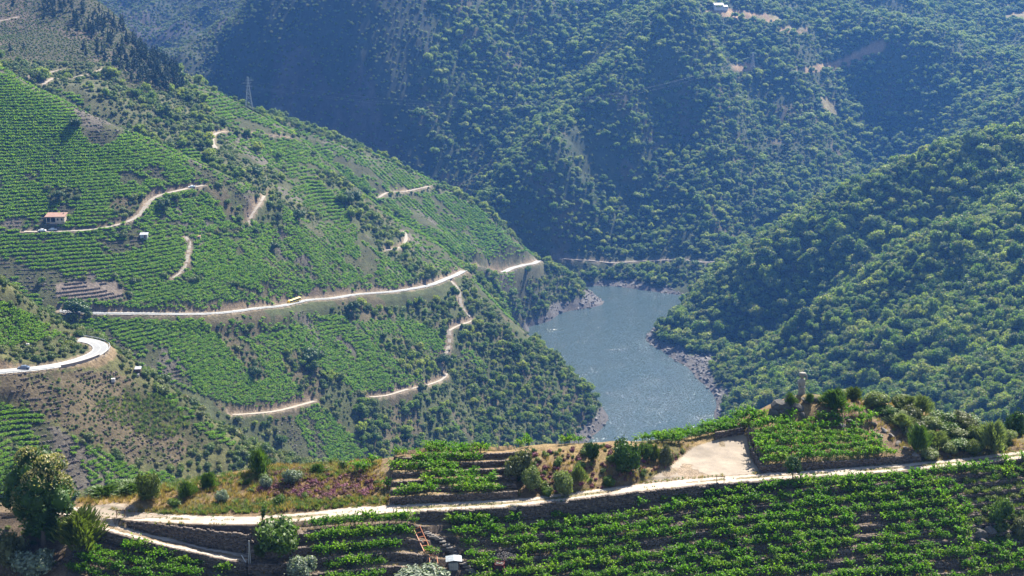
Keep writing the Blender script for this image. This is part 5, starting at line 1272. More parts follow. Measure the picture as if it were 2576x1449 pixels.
bush(525, 1225, 44, 34, 'broomgreen', 'low green tufts on the crest left of the spiky bush', i=3)
bush(700, 1268, 40, 28, 'mid', 'bright green low bush in the heather', i=3)
bush(800, 1190, 40, 22, 'broomgreen', 'short green broom on the crest right of the silvery bush', i=4)
bush(330, 1236, 110, 26, 'broomgreen', 'wide low blue-green broom behind the dry grass', i=5)
bush(260, 1245, 100, 30, 'broomgreen', 'low blue-green broom right of the chestnut', i=6)
bush(710, 1392, 150, 88, 'mid', 'large sprawling green bush beside the end of the lower track', i=4)
bush(660, 1352, 50, 40, 'drab', 'dark grey-green bush behind the large sprawling bush', i=3)
bush(757, 1455, 98, 62, 'grey', 'silver-leaved bush at the bottom edge', i=4)
bush(1060, 1475, 150, 52, 'grey', 'white-leaved bush below the metal-roofed tank', i=5)
bush(655, 1402, 36, 30, 'olive', 'small reddish-green bush by the white gate posts', i=4)
bush(205, 1378, 130, 84, 'olive', 'dark olive bush below the chestnut at the left', i=2)
bush(120, 1352, 120, 70, 'dark', 'dark undergrowth at the foot of the chestnut', i=3)
bush(95, 1450, 120, 76, 'grey', 'grey-leaved bush in the lower left corner', i=6)
bush(20, 1420, 100, 90, 'drab', 'drab bush at the left picture edge', i=4)
bush(2515, 1318, 72, 70, 'mid', 'green bush on the rock outcrop at the right edge', i=5)
bush(2560, 1345, 60, 50, 'drab', 'drab bush at the right edge behind the outcrop', i=5)
bush(1988, 1026, 34, 34, 'broomgreen', 'green bush left of the statue on the rocks', i=7)
bush(2036, 1014, 26, 22, 'broomgreen', 'green bush right of the statue foot', i=8)
bush(2098, 1026, 76, 42, 'broomgreen', 'broad green broom right of the statue knoll', i=9)
bush(2146, 1006, 48, 30, 'olive', 'olive broom behind the broad green one', i=5)
bush(2310, 1135, 56, 58, 'broomgreen', 'green broom at the corner of the dense vine plot', i=10)
bush(2495, 1135, 80, 64, 'pale', 'large pale broom near the right edge above the track', i=3)
bush(2556, 1096, 66, 66, 'dark', 'dark tree-like bush at the right edge on the crest', i=4)
rng = np.random.default_rng(5)
SCR = []
for n, (u, v) in enumerate([(2200, 1022), (2235, 1045), (2262, 1030), (2290, 1060), (2318, 1042), (2340, 1080), (2370, 1060), (2400, 1100), (2430, 1085), (2352, 1120), (2390, 1140), (2425, 1128), (2455, 1110), (2300, 1095), (2268, 1070), (2330, 1150), (2375, 1085), (2450, 1145), (2410, 1072), (2285, 1020), (2530, 1110), (2440, 1065)]):
    k = ['palefine', 'mid', 'round', 'drab', 'pale'][n % 5]
    SCR.append((u, v, k, n))
for band, lo, hi in (('crest', 0, 1050), ('middle', 1050, 1108), ('trackside', 1108, 1300)):
    row = sorted(q for q in SCR if lo <= q[1] < hi)
    for r_, (u, v, k, n) in enumerate(row):
        bush(u, v, rng.uniform(50, 92), rng.uniform(24, 42), k, '%s bush in scrub right of the knoll, %s from left of the %s row' % ({'pale': 'spiky pale', 'mid': 'green', 'round': 'olive', 'drab': 'drab', 'palefine': 'pale'}[k], ORD[r_], band), i=n % 4, group='scrub bushes right of the knoll')
# ---- single trees of the near ridge
def tree_thing(name, label, base, plants, mats, cat='tree', group=None, scale=1.0, rz=0.0):
    e = empty(name, base, rz, scale); tag(e, label, cat, group)
    for nm, p, m in plants: link(nm, p if not isinstance(p, Plant) else p.mesh(nm, m), e)
    return e
def chestnut():
    rng = np.random.default_rng(77); b = hitF(110, 1372); ppm = 19.8
    H = 12.6; Rr = 5.2
    tr = Plant(); tr.add(tube_np([(0, 0, -1), (.1, 0, 2.0), (-.1, .1, 5.0), (0, 0, 8)], [.42, .34, .24, .1], 8), 0)
    cs, rs = lobes(rng, 46, Rr * .74, H * .34, H * .56, 1.35); cs = np.vstack([cs, [[0, 0, H * .55], [0, 0, H * .38]]]); rs = np.r_[rs, 3.0, 2.6]
    for i in range(0, 46, 3): tr.add(tube_np([(0, 0, 2.2), tuple(cs[i] * .55 + np.array([0, 0, 1.6])), tuple(cs[i])], [.16, .09, .03], 5), 0)
    cr = Plant(); cr.add(lobe_core(cs, rs, .8), 0); cr.add(shell_leaves(rng, cs, rs, 9000, .24, inner=.8, aspect=2.0), 0)
    ca = Plant(); nl = len(rs) - 2; pick = np.argsort(-(cs[:nl, 0] * .8 - cs[:nl, 1] * .5 + rng.normal(size=nl) * 3.4))[:9]
    ca.add(shell_leaves(rng, cs[pick], rs[pick], 2500, .2, inner=1.02, aspect=2.2, upbias=.9), 0)
    tree_thing('chestnut_tree', 'big dark chestnut tree covered in cream catkins at the left', b, [('trunk', tr, [M['bark']]), ('crown', cr, [M['dark']]), ('catkins', ca, [M['catkin']])], None)
chestnut()
def small_tree(u, v, hpx, wpx, label, seed, mat, name='small_tree', spiky=False):
    b = hitF(u, v); ppm = FPX / math.sqrt(b.y ** 2 + b.x ** 2 + (CAMZ - b.z) ** 2); H = hpx / ppm / .93; W = wpx / ppm / 2
    rng = np.random.default_rng(seed); tr = Plant(); tr.add(tube_np([(0, 0, -.2), (.03, 0, H * .4), (0, 0, H * .8)], [.09, .07, .03], 6), 0); cr = Plant()
    if spiky:
        for i in range(7):
            a = rng.uniform(0, 6.28); q = rng.uniform(.2, 1); tip = np.array([math.cos(a) * W * q, math.sin(a) * W * q, H * rng.uniform(.85, 1.05)]); tr.add(tube_np([(0, 0, H * .3), tuple(tip * .6 + np.array([0, 0, H * .1])), tuple(tip)], [.05, .03, .012], 4), 0)
            t_ = rng.uniform(.35, 1, 70)[:, None]; pos = np.array([0, 0, H * .3]) * (1 - t_) + tip * t_ + rng.normal(size=(70, 3)) * .09; cr.add(leaf_quads(pos, unit(rng.normal(size=(70, 3))), .13, rng, 1.8), 0)
    else:
        cs, rs = lobes(rng, 12, W * .6, H * .27, H * .66, W * .42); cr.add(lobe_core(cs, rs, .6), 0); cr.add(shell_leaves(rng, cs, rs, 1300, .12, inner=.6), 0)
        for i in range(0, 12, 3): tr.add(tube_np([(0, 0, H * .35), tuple(cs[i])], [.04, .015], 4), 0)
    tree_thing(name, label, b, [('trunk', tr, [M['bark']]), ('crown', cr, [mat])], None)
small_tree(1993, 1216, 62, 60, 'small dark leafy tree at the track edge below the vine plot', 11, M['dark'])
small_tree(661, 1330, 56, 30, 'slender upright young tree beside the track', 12, M['mid'], 'young_tree', True)
small_tree(642, 1182, 54, 30, 'upright feathery young tree on the left crest', 13, M['mid'], 'young_tree', True)

# ---- statue of a grape carrier
def statue():
    b = hitF(2016, 992); g = solid('pale_granite', (.23, .21, .18), .85, nscale=2.5, namt=.22, bumps=.03)
    e = empty('stone_statue', b - Vector((0, 0, .25)), R(8)); tag(e, 'tall pale granite statue of a grape carrier on the knoll', 'statue')
    m = MB(); m.lathe([(.62, 0), (.60, .25), (.54, .5), (.47, 1.0), (.44, 1.25), (.45, 1.45), (.50, 1.8), (.52, 2.1), (.50, 2.4), (.42, 2.56), (.25, 2.64), (.2, 2.7)], 18, sq=.72)
    m.lathe([(.50, 1.18), (.53, 1.3), (.50, 1.42)], 18, sq=.74); m.build('body', g, e, smooth=True)
    m = MB(); m.lathe([(.16, 2.62), (.24, 2.72), (.27, 2.9), (.26, 3.05), (.2, 3.14)], 14, sq=.9); m.box((0, -.26, 2.88), (.08, .1, .12)); m.box((-.09, -.22, 2.95), (.09, .06, .04)); m.box((.09, -.22, 2.95), (.09, .06, .04)); m.box((0, -.24, 2.78), (.14, .05, .03)); m.build('head', g, e, smooth=False)
    m = MB(); m.lathe([(.40, 3.06), (.50, 3.16), (.52, 3.36), (.49, 3.50), (.3, 3.56)], 16, sq=.85); m.build('basket', g, e, smooth=True)
    m = MB(); m.tube([(.46, 0, 2.42), (.62, -.05, 2.55), (.66, -.05, 2.8), (.58, -.03, 3.12), (.5, -.02, 3.26)], [.15, .15, .13, .11, .09], 8); m.build('raised_arm', g, e, smooth=True)
    m = MB(); m.tube([(-.48, 0, 2.4), (-.56, -.06, 2.0), (-.5, -.22, 1.62), (-.25, -.36, 1.5)], [.15, .14, .12, .09], 8); m.build('lowered_arm', g, e, smooth=True)
statue()

# ---- lectern panels beside the track
M['rust'] = solid('brown_wood', (.12, .07, .045), .7, nscale=5)
def lectern(u, v, label, rz):
    b = hitF(u, v); e = empty('information_panel', b, rz); tag(e, label, 'panel', 'lectern panels beside the track')
    for sx in (-.48, .48):
        m = MB(); m.box((sx, 0, .42), (.08, .10, .95)); m.build('post', M['rust'], e)
    m = MB(); m.box((0, -.02, .93), (1.3, .62, .06), Matrix.Rotation(R(-24), 3, 'X')); m.build('board', M['rust'], e, bevel=.01)
lectern(304, 1301, 'brown lectern panel at the left where the two tracks meet', R(4))
lectern(1812, 1216, 'brown lectern panel on the wall in front of the gravel clearing', R(-6))

# ---- orange monorail rails lying down the slope
def rails():
    om = solid('orange_paint', (.55, .20, .09), .5, nscale=4, namt=.2)
    A = [hitF(1040, 1340), hitF(1050, 1356), hitF(1067, 1394)]; B_ = [hitF(1056, 1334), hitF(1066, 1352), hitF(1085, 1394)]
    up = Vector((0, -.15, .42)); b = A[2]; e = empty('orange_rails', b); tag(e, 'orange ladder-like rails lying down the bare terraces', 'rails')
    a0, a1, b0, b1 = A[0] + up, A[2] + up, B_[0] + up, B_[2] + up
    for (p, q) in ((a0, a1), (b0, b1)):
        m = MB(); m.tube([p - b, q - b], .05, 6); m.build('rail', om, e)
    for i in range(6):
        t = (i + .3) / 5.6; m = MB(); m.tube([a0.lerp(a1, t) - b, b0.lerp(b1, t) - b], .035, 6); m.build('rung', om, e)
    for p, q in ((A[0], a0), (A[2], a1), (B_[0], b0), (B_[2], b1)):
        m = MB(); m.tube([p - b - Vector((0, 0, .2)), q - b], .03, 5); m.build('support', om, e)
    C_, D_ = hitF(1079, 1418), hitF(1098, 1418); up = Vector((0, -.1, .4)); e = empty('orange_rails', C_); tag(e, 'short lower end of the orange rails near the tank', 'rails')
    ends = [(C_ + up + Vector((0, .5, .35)), C_ + up + Vector((.15, -.4, -.2))), (D_ + up + Vector((0, .5, .35)), D_ + up + Vector((.2, -.4, -.2)))]
    for p, q in ends: m = MB(); m.tube([p - C_, q - C_], .05, 6); m.build('rail', om, e)
    m = MB(); m.tube([ends[0][0] - C_, ends[1][0] - C_], .035, 6); m.build('rung', om, e)
rails()

# ---- caged water tank under a metal roof, and the red crate
def tanks():
    b = hitF(1141, 1432); e = empty('water_tank', b, R(4)); tag(e, 'white caged water tank under a bent metal roof', 'tank')
    wm = solid('white_plastic', (.34, .325, .28), .45); gm = solid('galvanised', (.2, .225, .25), .6, .3, nscale=3)
    m = MB(); m.box((0, 0, .52), (1.1, .95, .95)); m.build('tank_body', wm, e, bevel=.06)
    for x in (-.56, -.28, 0, .28, .56):
        for y in (-.5, .5): m = MB(); m.tube([(x, y, 0), (x, y, 1.02)], .018, 5); m.build('cage_bar', gm, e)
    for z in (.05, .5, 1.0):
        m = MB(); m.tube([(-.57, -.5, z), (.57, -.5, z), (.57, .5, z), (-.57, .5, z), (-.57, -.5, z)], .018, 5); m.build('cage_ring', gm, e)
    for x in (-.7, .7):
        for y in (-.6, .6): m = MB(); m.tube([(x, y, 0), (x, y, 1.35)], .03, 5); m.build('roof_post', M['rust'], e)
    m = MB(); m.box((-.46, 0, 1.42), (1.0, 1.7, .03), Matrix.Rotation(R(-9), 3, 'Y')); m.build('roof_sheet', gm, e)
    m = MB(); m.box((.52, 0, 1.43), (1.0, 1.7, .03), Matrix.Rotation(R(9), 3, 'Y')); m.build('roof_sheet', gm, e)
    b = hitF(1257, 1442); e = empty('red_crate', b, R(-5)); tag(e, 'dark red metal crate among the vines below the stone heap', 'crate')
    rm = solid('dark_red_metal', (.14, .022, .02), .5, nscale=4); dk = solid('dark_slats', (.035, .022, .022), .8)
    m = MB(); m.box((0, 0, .65), (1.0, .9, 1.2)); m.build('box', dk, e)
    for x in (-.54, .54):
        for y in (-.49, .49): m = MB(); m.box((x, y, .72), (.09, .09, 1.45)); m.build('post', rm, e)
    for z in (.08, .66, 1.27):
        for y in (-.5, .5): m = MB(); m.box((0, y, z), (1.0, .05, .08)); m.build('rail', rm, e)
        for x in (-.545, .545): m = MB(); m.box((x, 0, z), (.05, .88, .08)); m.build('rail', rm, e)
    rng = np.random.default_rng(3)
    for i in range(5):
        o = link('stone', rock_mesh('stone', 860 + i, M['shore'], 1, (1, .8, .4), .3), e); o.location = (rng.uniform(-.33, .33), rng.uniform(-.3, .3), 1.33); o.scale = (.2, .2, .2)
tanks()
def posts():
    wm = solid('white_paint_post', (.5, .48, .45), .6); gy_ = solid('grey_post', (.24, .21, .19), .8, nscale=4)
    b = hitF(626, 1418); e = empty('gate_post', b); tag(e, 'white leaning gate frame at the end of the lower track', 'gate')
    m = MB(); m.tube([(0, 0, -.2), (.14, 0, 3.0)], .04, 6); m.build('pole', wm, e)
    m = MB(); m.tube([(.2, .1, -.2), (.18, .05, 2.9)], .035, 6); m.build('pole', wm, e)
    for z in (.5, 1.3): m = MB(); m.tube([(.02, 0, z), (-.25, .1, z + .02)], .025, 5); m.build('brace', gy_, e)
    a, c0 = hitF(608, 1408), hitF(628, 1438); m = MB(); m.tube([Vector((0, 0, .6)), c0 - a + Vector((0, 0, .12))], .05, 6); o = m.build('fallen_pole', wm); o.location = a; tag(o, 'pale pole leaning down the wall by the gate frame', 'pole')
    for n, (u, v, h, lb) in enumerate([(1026, 1292, 1.0, 'wooden post at the left end of the tall track wall'), (900, 1302, .7, 'short grey post below the track, leftmost of three'), (945, 1298, .7, 'short grey post below the track, middle of three'), (990, 1292, .7, 'short grey post below the track, rightmost of three')]):
        p = hitF(u, v); m = MB(); m.tube([(0, 0, -.2), (.02, 0, h)], [.06, .05], 7); o = m.build('wooden_post', gy_); o.location = p; tag(o, lb, 'post')
    p = hitF(2250, 1182); e = empty('small_gate', p); tag(e, 'small grey metal gate in the low wall at the right', 'gate')
    for x in (-.35, .35): m = MB(); m.tube([(x, 0, -.2), (x, 0, .8)], .03, 6); m.build('post', gy_, e)
    for x in (-.22, -.08, .06, .2): m = MB(); m.tube([(x, 0, .1), (x, 0, .75)], .015, 5); m.build('bar', gy_, e)
    for z in (.12, .74): m = MB(); m.tube([(-.35, 0, z), (.35, 0, z)], .02, 5); m.build('rail', gy_, e)
posts()

# ================================================================= things on the far slopes
M['white'] = solid('white_wall', (.45, .43, .40), .8, nscale=.6, namt=.1); M['tan'] = solid('tan_render', (.40, .32, .24), .85, nscale=.5, namt=.15)
M['tile'] = solid('clay_tiles', (.235, .135, .10), .8, nscale=1.2, namt=.3); M['slate'] = solid('grey_slate', (.30, .31, .33), .6, nscale=1.0); M['glass'] = solid('dark_glass', (.02, .025, .03), .1, spec=.6); M['black'] = solid('rubber', (.02, .02, .02), .7)
def car(u, v, col, label, rz, ymin=0, s=1.0, at_=None):
    b = Vector(at_ if at_ is not None else hit(u, v, ymin)) + Vector((0, 0, .12)); e = empty('parked_car' if 'parked' in label else 'car', b, rz, s); tag(e, label, 'car')
    cm = solid('car_paint', col, .3, spec=.6)
    prof = [(-2.1, .35), (-2.12, .75), (-1.9, .9), (-1.35, .95), (-.75, 1.42), (.7, 1.45), (1.45, .98), (2.0, .85), (2.12, .6), (2.1, .35)]
    m = MB(); n = len(prof); vs = []
    for y, k in ((-.84, 0), (.84, 0)): vs += [(x, y * (.86 if z > 1.1 else 1), z) for x, z in prof]
    m.add(vs, [tuple(range(n)), tuple(range(2 * n - 1, n - 1, -1))] + [(i, n + i, n + (i + 1) % n, (i + 1) % n) for i in range(n)]); m.build('body', cm, e)
    for y in (-.79, .79):
        m = MB(); m.add([(-1.2, y * 1.01, .99), (1.28, y * 1.01, 1.0), (.66, y * .93, 1.36), (-.72, y * .93, 1.34)], [(0, 1, 2, 3)]); m.build('side_window', M['glass'], e)
    m = MB(); m.add([(1.44, -.7, 1.01), (1.44, .7, 1.01), (.78, .62, 1.43), (.78, -.62, 1.43)], [(0, 1, 2, 3)]); m.build('windscreen', M['glass'], e)
    m = MB(); m.add([(-1.37, -.7, .99), (-.81, -.62, 1.41), (-.81, .62, 1.41), (-1.37, .7, .99)], [(0, 1, 2, 3)]); m.build('rear_window', M['glass'], e)
    for x in (-1.3, 1.3):
        for y in (-.8, .8):
            m = MB(); m.tube([(x, y - .1, .32), (x, y + .1, .32)], .32, 10); m.build('wheel', M['black'], e)
car(60, 930, (.10, .13, .19), 'dark blue-grey car driving on the near road bend at the left', R(10))
car(106, 583, (.72, .73, .75), 'white car parked below the red-roofed house, left of the pair', R(3), 600)
car(133, 581, (.42, .46, .52), 'silver car parked below the red-roofed house, right of the pair', R(3), 600)
car(483, 473, (.75, .76, .78), 'white car parked high on the dirt track of the vineyard', R(25), 600)
def bus():
    b = Vector(hit(742, 761, 600)) + Vector((0, 0, .15)); b2 = Vector(hit(760, 758, 600)); rz = math.atan2(b2.y - b.y, b2.x - b.x)
    e = empty('tourist_train', b, rz); tag(e, 'yellow tourist road train with pale roofs on the main road', 'vehicle'); ym = solid('yellow_paint', (.62, .40, .03), .4); rm = solid('cream_roof', (.70, .58, .25), .5)
    for i, x in enumerate((-3.6, -.1, 3.4)):
        m = MB(); m.box((x, 0, .75), (3.2, 2.0, .8)); m.build('wagon_body', ym, e, bevel=.08)
        m = MB(); m.box((x, 0, 1.55), (3.0, 1.8, .85)); m.build('wagon_window', M['glass'], e)
        m = MB(); m.box((x, 0, 2.1), (3.3, 2.1, .22)); m.build('wagon_roof', rm, e, bevel=.08)
    m = MB(); m.box((-6.2, 0, .8), (1.8, 1.7, .95)); m.box((-5.8, 0, 1.6), (1.1, 1.6, .9), taper=.85); m.build('engine', ym, e)
    for x in (-6.6, -5.7, -4.6, -2.6, -1.1, .9, 2.4, 4.4):
        for y in (-.9, .9): m = MB(); m.tube([(x, y - .1, .3), (x, y + .1, .3)], .3, 8); m.build('wheel', M['black'], e)
bus()
def house_big():
    b = Vector(hit(140, 560, 600)); e = empty('stone_house', b + Vector((0, 2, 0)), R(2)); tag(e, 'tan house with red roof and dark porch above the parked cars', 'house')
    m = MB(); m.box((2.6, 0, 1.2), (5.0, 6, 5.0)); m.box((-2.4, 2.0, 1.2), (5.0, 2.0, 5.0)); m.box((-2.4, -.5, -.6), (5.0, 5.0, 1.6)); m.build('wall', M['tan'], e)
    for x in (-4.7, -2.5): m = MB(); m.box((x, -2.8, 1.9), (.35, .35, 3.6)); m.build('porch_post', M['tan'], e)
    m = MB(); m.box((0, -.2, 3.95), (11.0, 7.2, .28), Matrix.Rotation(R(9), 3, 'X')); rf = m.build('roof', M['tile'], e)
    m = MB(); m.box((3.8, 1.5, 4.6), (.6, .6, 1.0)); m.build('chimney', M['tan'], rf)
    for x in (1.4, 3.6):
        m = MB(); m.box((x, -3.02, 1.9), (.9, .08, 1.2)); m.build('window', M['glass'], e)
    m = MB(); m.box((-2.2, .96, 1.2), (1.0, .08, 2.1)); m.build('door', M['rust'], e)
house_big()
def hut(u, v, sz, wall, roof, label, ymin, rz=0.1):
    b = Vector(hit(u, v, ymin)); e = empty('hut', b, rz); tag(e, label, 'hut'); w_, d_, h_ = sz
    m = MB(); m.box((0, 0, h_ / 2 - .5), (w_, d_, h_ + 1)); m.build('wall', wall, e)
    m = MB(); m.box((0, 0, h_ + .12), (w_ * 1.12, d_ * 1.15, .16), Matrix.Rotation(R(8), 3, 'X')); m.build('roof', roof, e)
    m = MB(); m.box((w_ * .15, -d_ / 2 - .03, h_ * .45), (w_ * .25, .06, h_ * .7)); m.build('door', M['rust'], e)
hut(363, 599, (4.0, 3.5, 2.2), M['slate'], M['slate'], 'small grey hut with flat roof among the vine rows', 600)
hut(498, 600, (3.0, 2.0, 1.2), M['tan'], M['tile'], 'tiny red-roofed shelter at the top of the bright vine plot', 600)
hut(348, 938, (2.2, 2.2, 1.8), M['rust'], M['slate'], 'small dark shed on the spur below the road bend', 400)
def tankbox(u, v, s, label, ymin):
    b = Vector(hit(u, v, ymin)); e = empty('water_tank', b, .2); tag(e, label, 'tank'); m = MB(); m.box((0, 0, s / 2), (s, s, s)); m.build('tank_body', M['white'], e, bevel=.05); m = MB(); m.tube([(0, 0, s), (0, 0, s + .12)], .2, 8); m.build('lid', M['slate'], e)
tankbox(285, 962, 1.4, 'white water tank on the dry slope below the road bend', 400)
tankbox(70, 872, 1.1, 'white water tank among vines above the near road cut', 400)
tankbox(347, 947, 1.0, 'small white tank beside the dark shed on the spur', 400)
# far houses
def far_house(u, v, w_, d_, h_, label, roofm, rz=0.0):
    b = Vector(hit(u, v, 1400)); e = empty('house', b, rz); tag(e, label, 'house', 'white houses on the far plateau')
    m = MB(); m.box((0, 0, h_ / 2 - 1), (w_, d_, h_ + 2)); m.build('wall', M['white'], e)
    m = MB(); o_ = .5; m.add([(-w_ / 2 - o_, -d_ / 2 - o_, h_), (w_ / 2 + o_, -d_ / 2 - o_, h_), (w_ / 2 + o_, d_ / 2 + o_, h_), (-w_ / 2 - o_, d_ / 2 + o_, h_), (-w_ / 2 - o_, 0, h_ + d_ * .3), (w_ / 2 + o_, 0, h_ + d_ * .3)], [(0, 1, 5, 4), (2, 3, 4, 5), (0, 4, 3), (1, 2, 5), (0, 3, 2, 1)]); rf = m.build('roof', roofm, e)
    m = MB(); m.box((w_ * .3, d_ * .1, h_ + d_ * .3), (.8, .8, 1.6)); m.build('chimney', M['white'], rf)
    for x in (-.3, 0, .3):
        m = MB(); m.box((x * w_, -d_ / 2 - .03, h_ * .6), (1.1, .08, 1.3)); m.build('window', M['glass'], e)
far_house(1806, 22, 12, 8, 5, 'white farmhouse with grey roof above the tan fields', M['slate'], .2)
far_house(1822, 24, 7, 6, 4, 'lower white annex right of the farmhouse above the fields', M['slate'], .2)
far_house(1455, 7, 14, 8, 4, 'white house at the top edge, leftmost of the plateau row', M['slate'], -.1)
far_house(1474, 8, 8, 7, 3.5, 'red-roofed white house second in the plateau row', M['tile'], .1)
far_house(1575, 5, 10, 7, 4, 'white house in the middle of the plateau row', M['tile'], .1)
far_house(1610, 6, 9, 7, 4, 'grey-roofed white house right of the middle one', M['slate'], -.2)
far_house(1645, 5, 9, 7, 4, 'white house at the right end of the plateau row', M['slate'], .3)

# ---- pylons and cables
def pylon(u, v, hpx, label, ymin):
    b = Vector(hit(u, v, ymin)); ppm = FPX / b.length if False else FPX / math.sqrt(b.x ** 2 + b.y ** 2 + (CAMZ - b.z) ** 2); H = hpx / ppm; gm = M['galv']
    e = empty('pylon', b, .35); tag(e, label, 'pylon', 'electricity pylons'); W0, W1 = H * .11, H * .022; t = .13
    lv = [0, .16, .30, .43, .55, .66, .76, .86, .94, 1.0]; wd = lambda q: W0 + (W1 - W0) * min(1, q / .8)
    cn = ((-1, -1), (1, -1), (1, 1), (-1, 1))
    for (a, c0) in cn: m = MB(); m.tube([(a * wd(q), c0 * wd(q), q * H) for q in lv], t, 4); m.build('leg', gm, e)
    for k in range(len(lv) - 1):
        q0, q1 = lv[k], lv[k + 1]
        for s in range(4):
            a, c0 = cn[s], cn[(s + 1) % 4]; m = MB(); m.tube([(a[0] * wd(q0), a[1] * wd(q0), q0 * H), (c0[0] * wd(q1), c0[1] * wd(q1), q1 * H)], t * .6, 4); m.tube([(c0[0] * wd(q0), c0[1] * wd(q0), q0 * H), (a[0] * wd(q1), a[1] * wd(q1), q1 * H)], t * .6, 4); m.build('brace', gm, e)
    arms = []
    for q, l, sd in ((.70, .13, 1), (.80, .19, -1), (.88, .15, 1)):
        for s in (1, -1):
            ll = l * H * (1 if s == sd else .55); m = MB(); m.tube([(s * wd(q), 0, q * H), (s * ll, 0, q * H + .4)], t * .9, 4); m.tube([(s * wd(q), 0, (q + .05) * H), (s * ll, 0, q * H + .4)], t * .6, 4); m.build('cross_arm', gm, e)
            m = MB(); m.tube([(s * ll, 0, q * H + .4), (s * ll, 0, q * H - 1.0)], .12, 5); m.build('insulator', M['glass'], e)
            if s == sd: arms.append(b + Matrix.Rotation(.35, 3, 'Z') @ Vector((s * ll, 0, q * H - 1.0)))
    return arms
M['galv'] = solid('galvanised_steel', (.34, .35, .36), .45, .3)
a1 = pylon(627, 276, 80, 'tall lattice pylon on the vineyard ridge at upper left', 900); a2 = pylon(1893, 176, 44, 'distant lattice pylon on the wooded spur across the river', 1400)
for n, (p, q) in enumerate(zip(a1, a2)):
    pts = [p.lerp(q, t) - Vector((0, 0, 4 * 34 * t * (1 - t))) - p for t in np.linspace(0, 1, 40)]; m = MB(); m.tube(pts, .035, 4, cap=False); o = m.build('power_cable', M['slate']); o.location = p; tag(o, 'thin power cable sagging across the valley between the pylons', 'cable', 'power cables')

# ---- near road bend: parapet, guard rail, signs
def bend_things():
    q, hw, _k = ROADS['bend']; d = np.gradient(q[:, :2], axis=0); d /= np.linalg.norm(d, axis=1)[:, None]; nrm = np.stack([-d[:, 1], d[:, 0]], 1)
    o_ = q[:, :2] - nrm * (hw + .55); i_ = q[:, :2] - nrm * (hw + .2)
    u, _v = project(o_[:, 0], o_[:, 1], q[:, 2]); far_end = np.arange(len(q)) > len(q) - 9
    wl = (u > 142) & ~far_end
    idx_ = np.flatnonzero(wl); m = MB(); vs = []; fs = []
    for n, k in enumerate(idx_):
        z = q[k, 2]; vs += [(o_[k, 0], o_[k, 1], z - 3.2), (o_[k, 0], o_[k, 1], z + .8), (i_[k, 0], i_[k, 1], z + .8), (i_[k, 0], i_[k, 1], z - .3)]
        if n: b = 4 * n; fs += [(b - 4, b, b + 1, b - 3), (b - 3, b + 1, b + 2, b - 2), (b - 2, b + 2, b + 3, b - 1)]
    m.add(vs, fs); e = empty('parapet_wall', (0, 0, 0)); tag(e, 'curved stone parapet wall round the outside of the near road bend', 'wall')
    m.build('wall_face', solid('parapet_stone', (.24, .19, .16), .9, nscale=1.2, namt=.35, world_=True), e)
    m = MB(); vs = []; fs = []
    for n, k in enumerate(idx_):
        z = q[k, 2] + .8; a = o_[k] - nrm[k] * .08; c0 = i_[k] + nrm[k] * .08; vs += [(a[0], a[1], z), (a[0], a[1], z + .14), (c0[0], c0[1], z + .14), (c0[0], c0[1], z)]
        if n: b = 4 * n; fs += [(b - 4, b, b + 1, b - 3), (b - 3, b + 1, b + 2, b - 2), (b - 2, b + 2, b + 3, b - 1)]
    m.add(vs, fs); m.build('coping', solid('pale_concrete', (.36, .325, .29), .85), e)
    for sel, lab in ((np.flatnonzero(~wl & ~far_end), 'steel guard rail along the near road, left of the parapet'), (np.flatnonzero(far_end), 'steel guard rail beyond the parapet at the far side of the bend')):
        e = empty('guard_rail', (0, 0, 0)); tag(e, lab, 'guard rail'); m = MB(); m.tube([(o_[k, 0], o_[k, 1], q[k, 2] + .62) for k in sel], .13, 5); m.build('beam', M['galv'], e)
        for k in sel[::1]: m = MB(); m.tube([(o_[k, 0], o_[k, 1], q[k, 2] - .3), (o_[k, 0], o_[k, 1], q[k, 2] + .7)], .06, 5); m.build('post', M['galv'], e)
    for (uu, vv, lb) in ((246, 905, 'small dark road sign at the inner kerb of the bend'), (263, 900, 'small dark road sign against the parapet of the bend')):
        p = Vector(hit(uu, vv, 400)); e = empty('road_sign', p, .3); tag(e, lb, 'sign'); m = MB(); m.tube([(0, 0, 0), (0, 0, 1.3)], .05, 6); m.build('post', M['galv'], e); m = MB(); m.box((0, -.06, 1.35), (.6, .05, .45)); m.build('plate', M['black'], e)
    # guard rail of the main road, valley side
    q, hw, _k = ROADS['main']; d = np.gradient(q[:, :2], axis=0); d /= np.linalg.norm(d, axis=1)[:, None]; nrm = np.stack([-d[:, 1], d[:, 0]], 1); o_ = q[:, :2] - nrm * (hw + .4)
    e = empty('guard_rail', (0, 0, 0)); tag(e, 'long steel guard rail along the main road across the hillside', 'guard rail'); m = MB(); m.tube([(o_[k, 0], o_[k, 1], q[k, 2] + .65) for k in range(len(q))], .16, 5); m.build('beam', M['galv'], e)
    for k in range(0, len(q), 2): m = MB(); m.tube([(o_[k, 0], o_[k, 1], q[k, 2] - .3), (o_[k, 0], o_[k, 1], q[k, 2] + .7)], .07, 4); m.build('post', M['galv'], e)
bend_things()

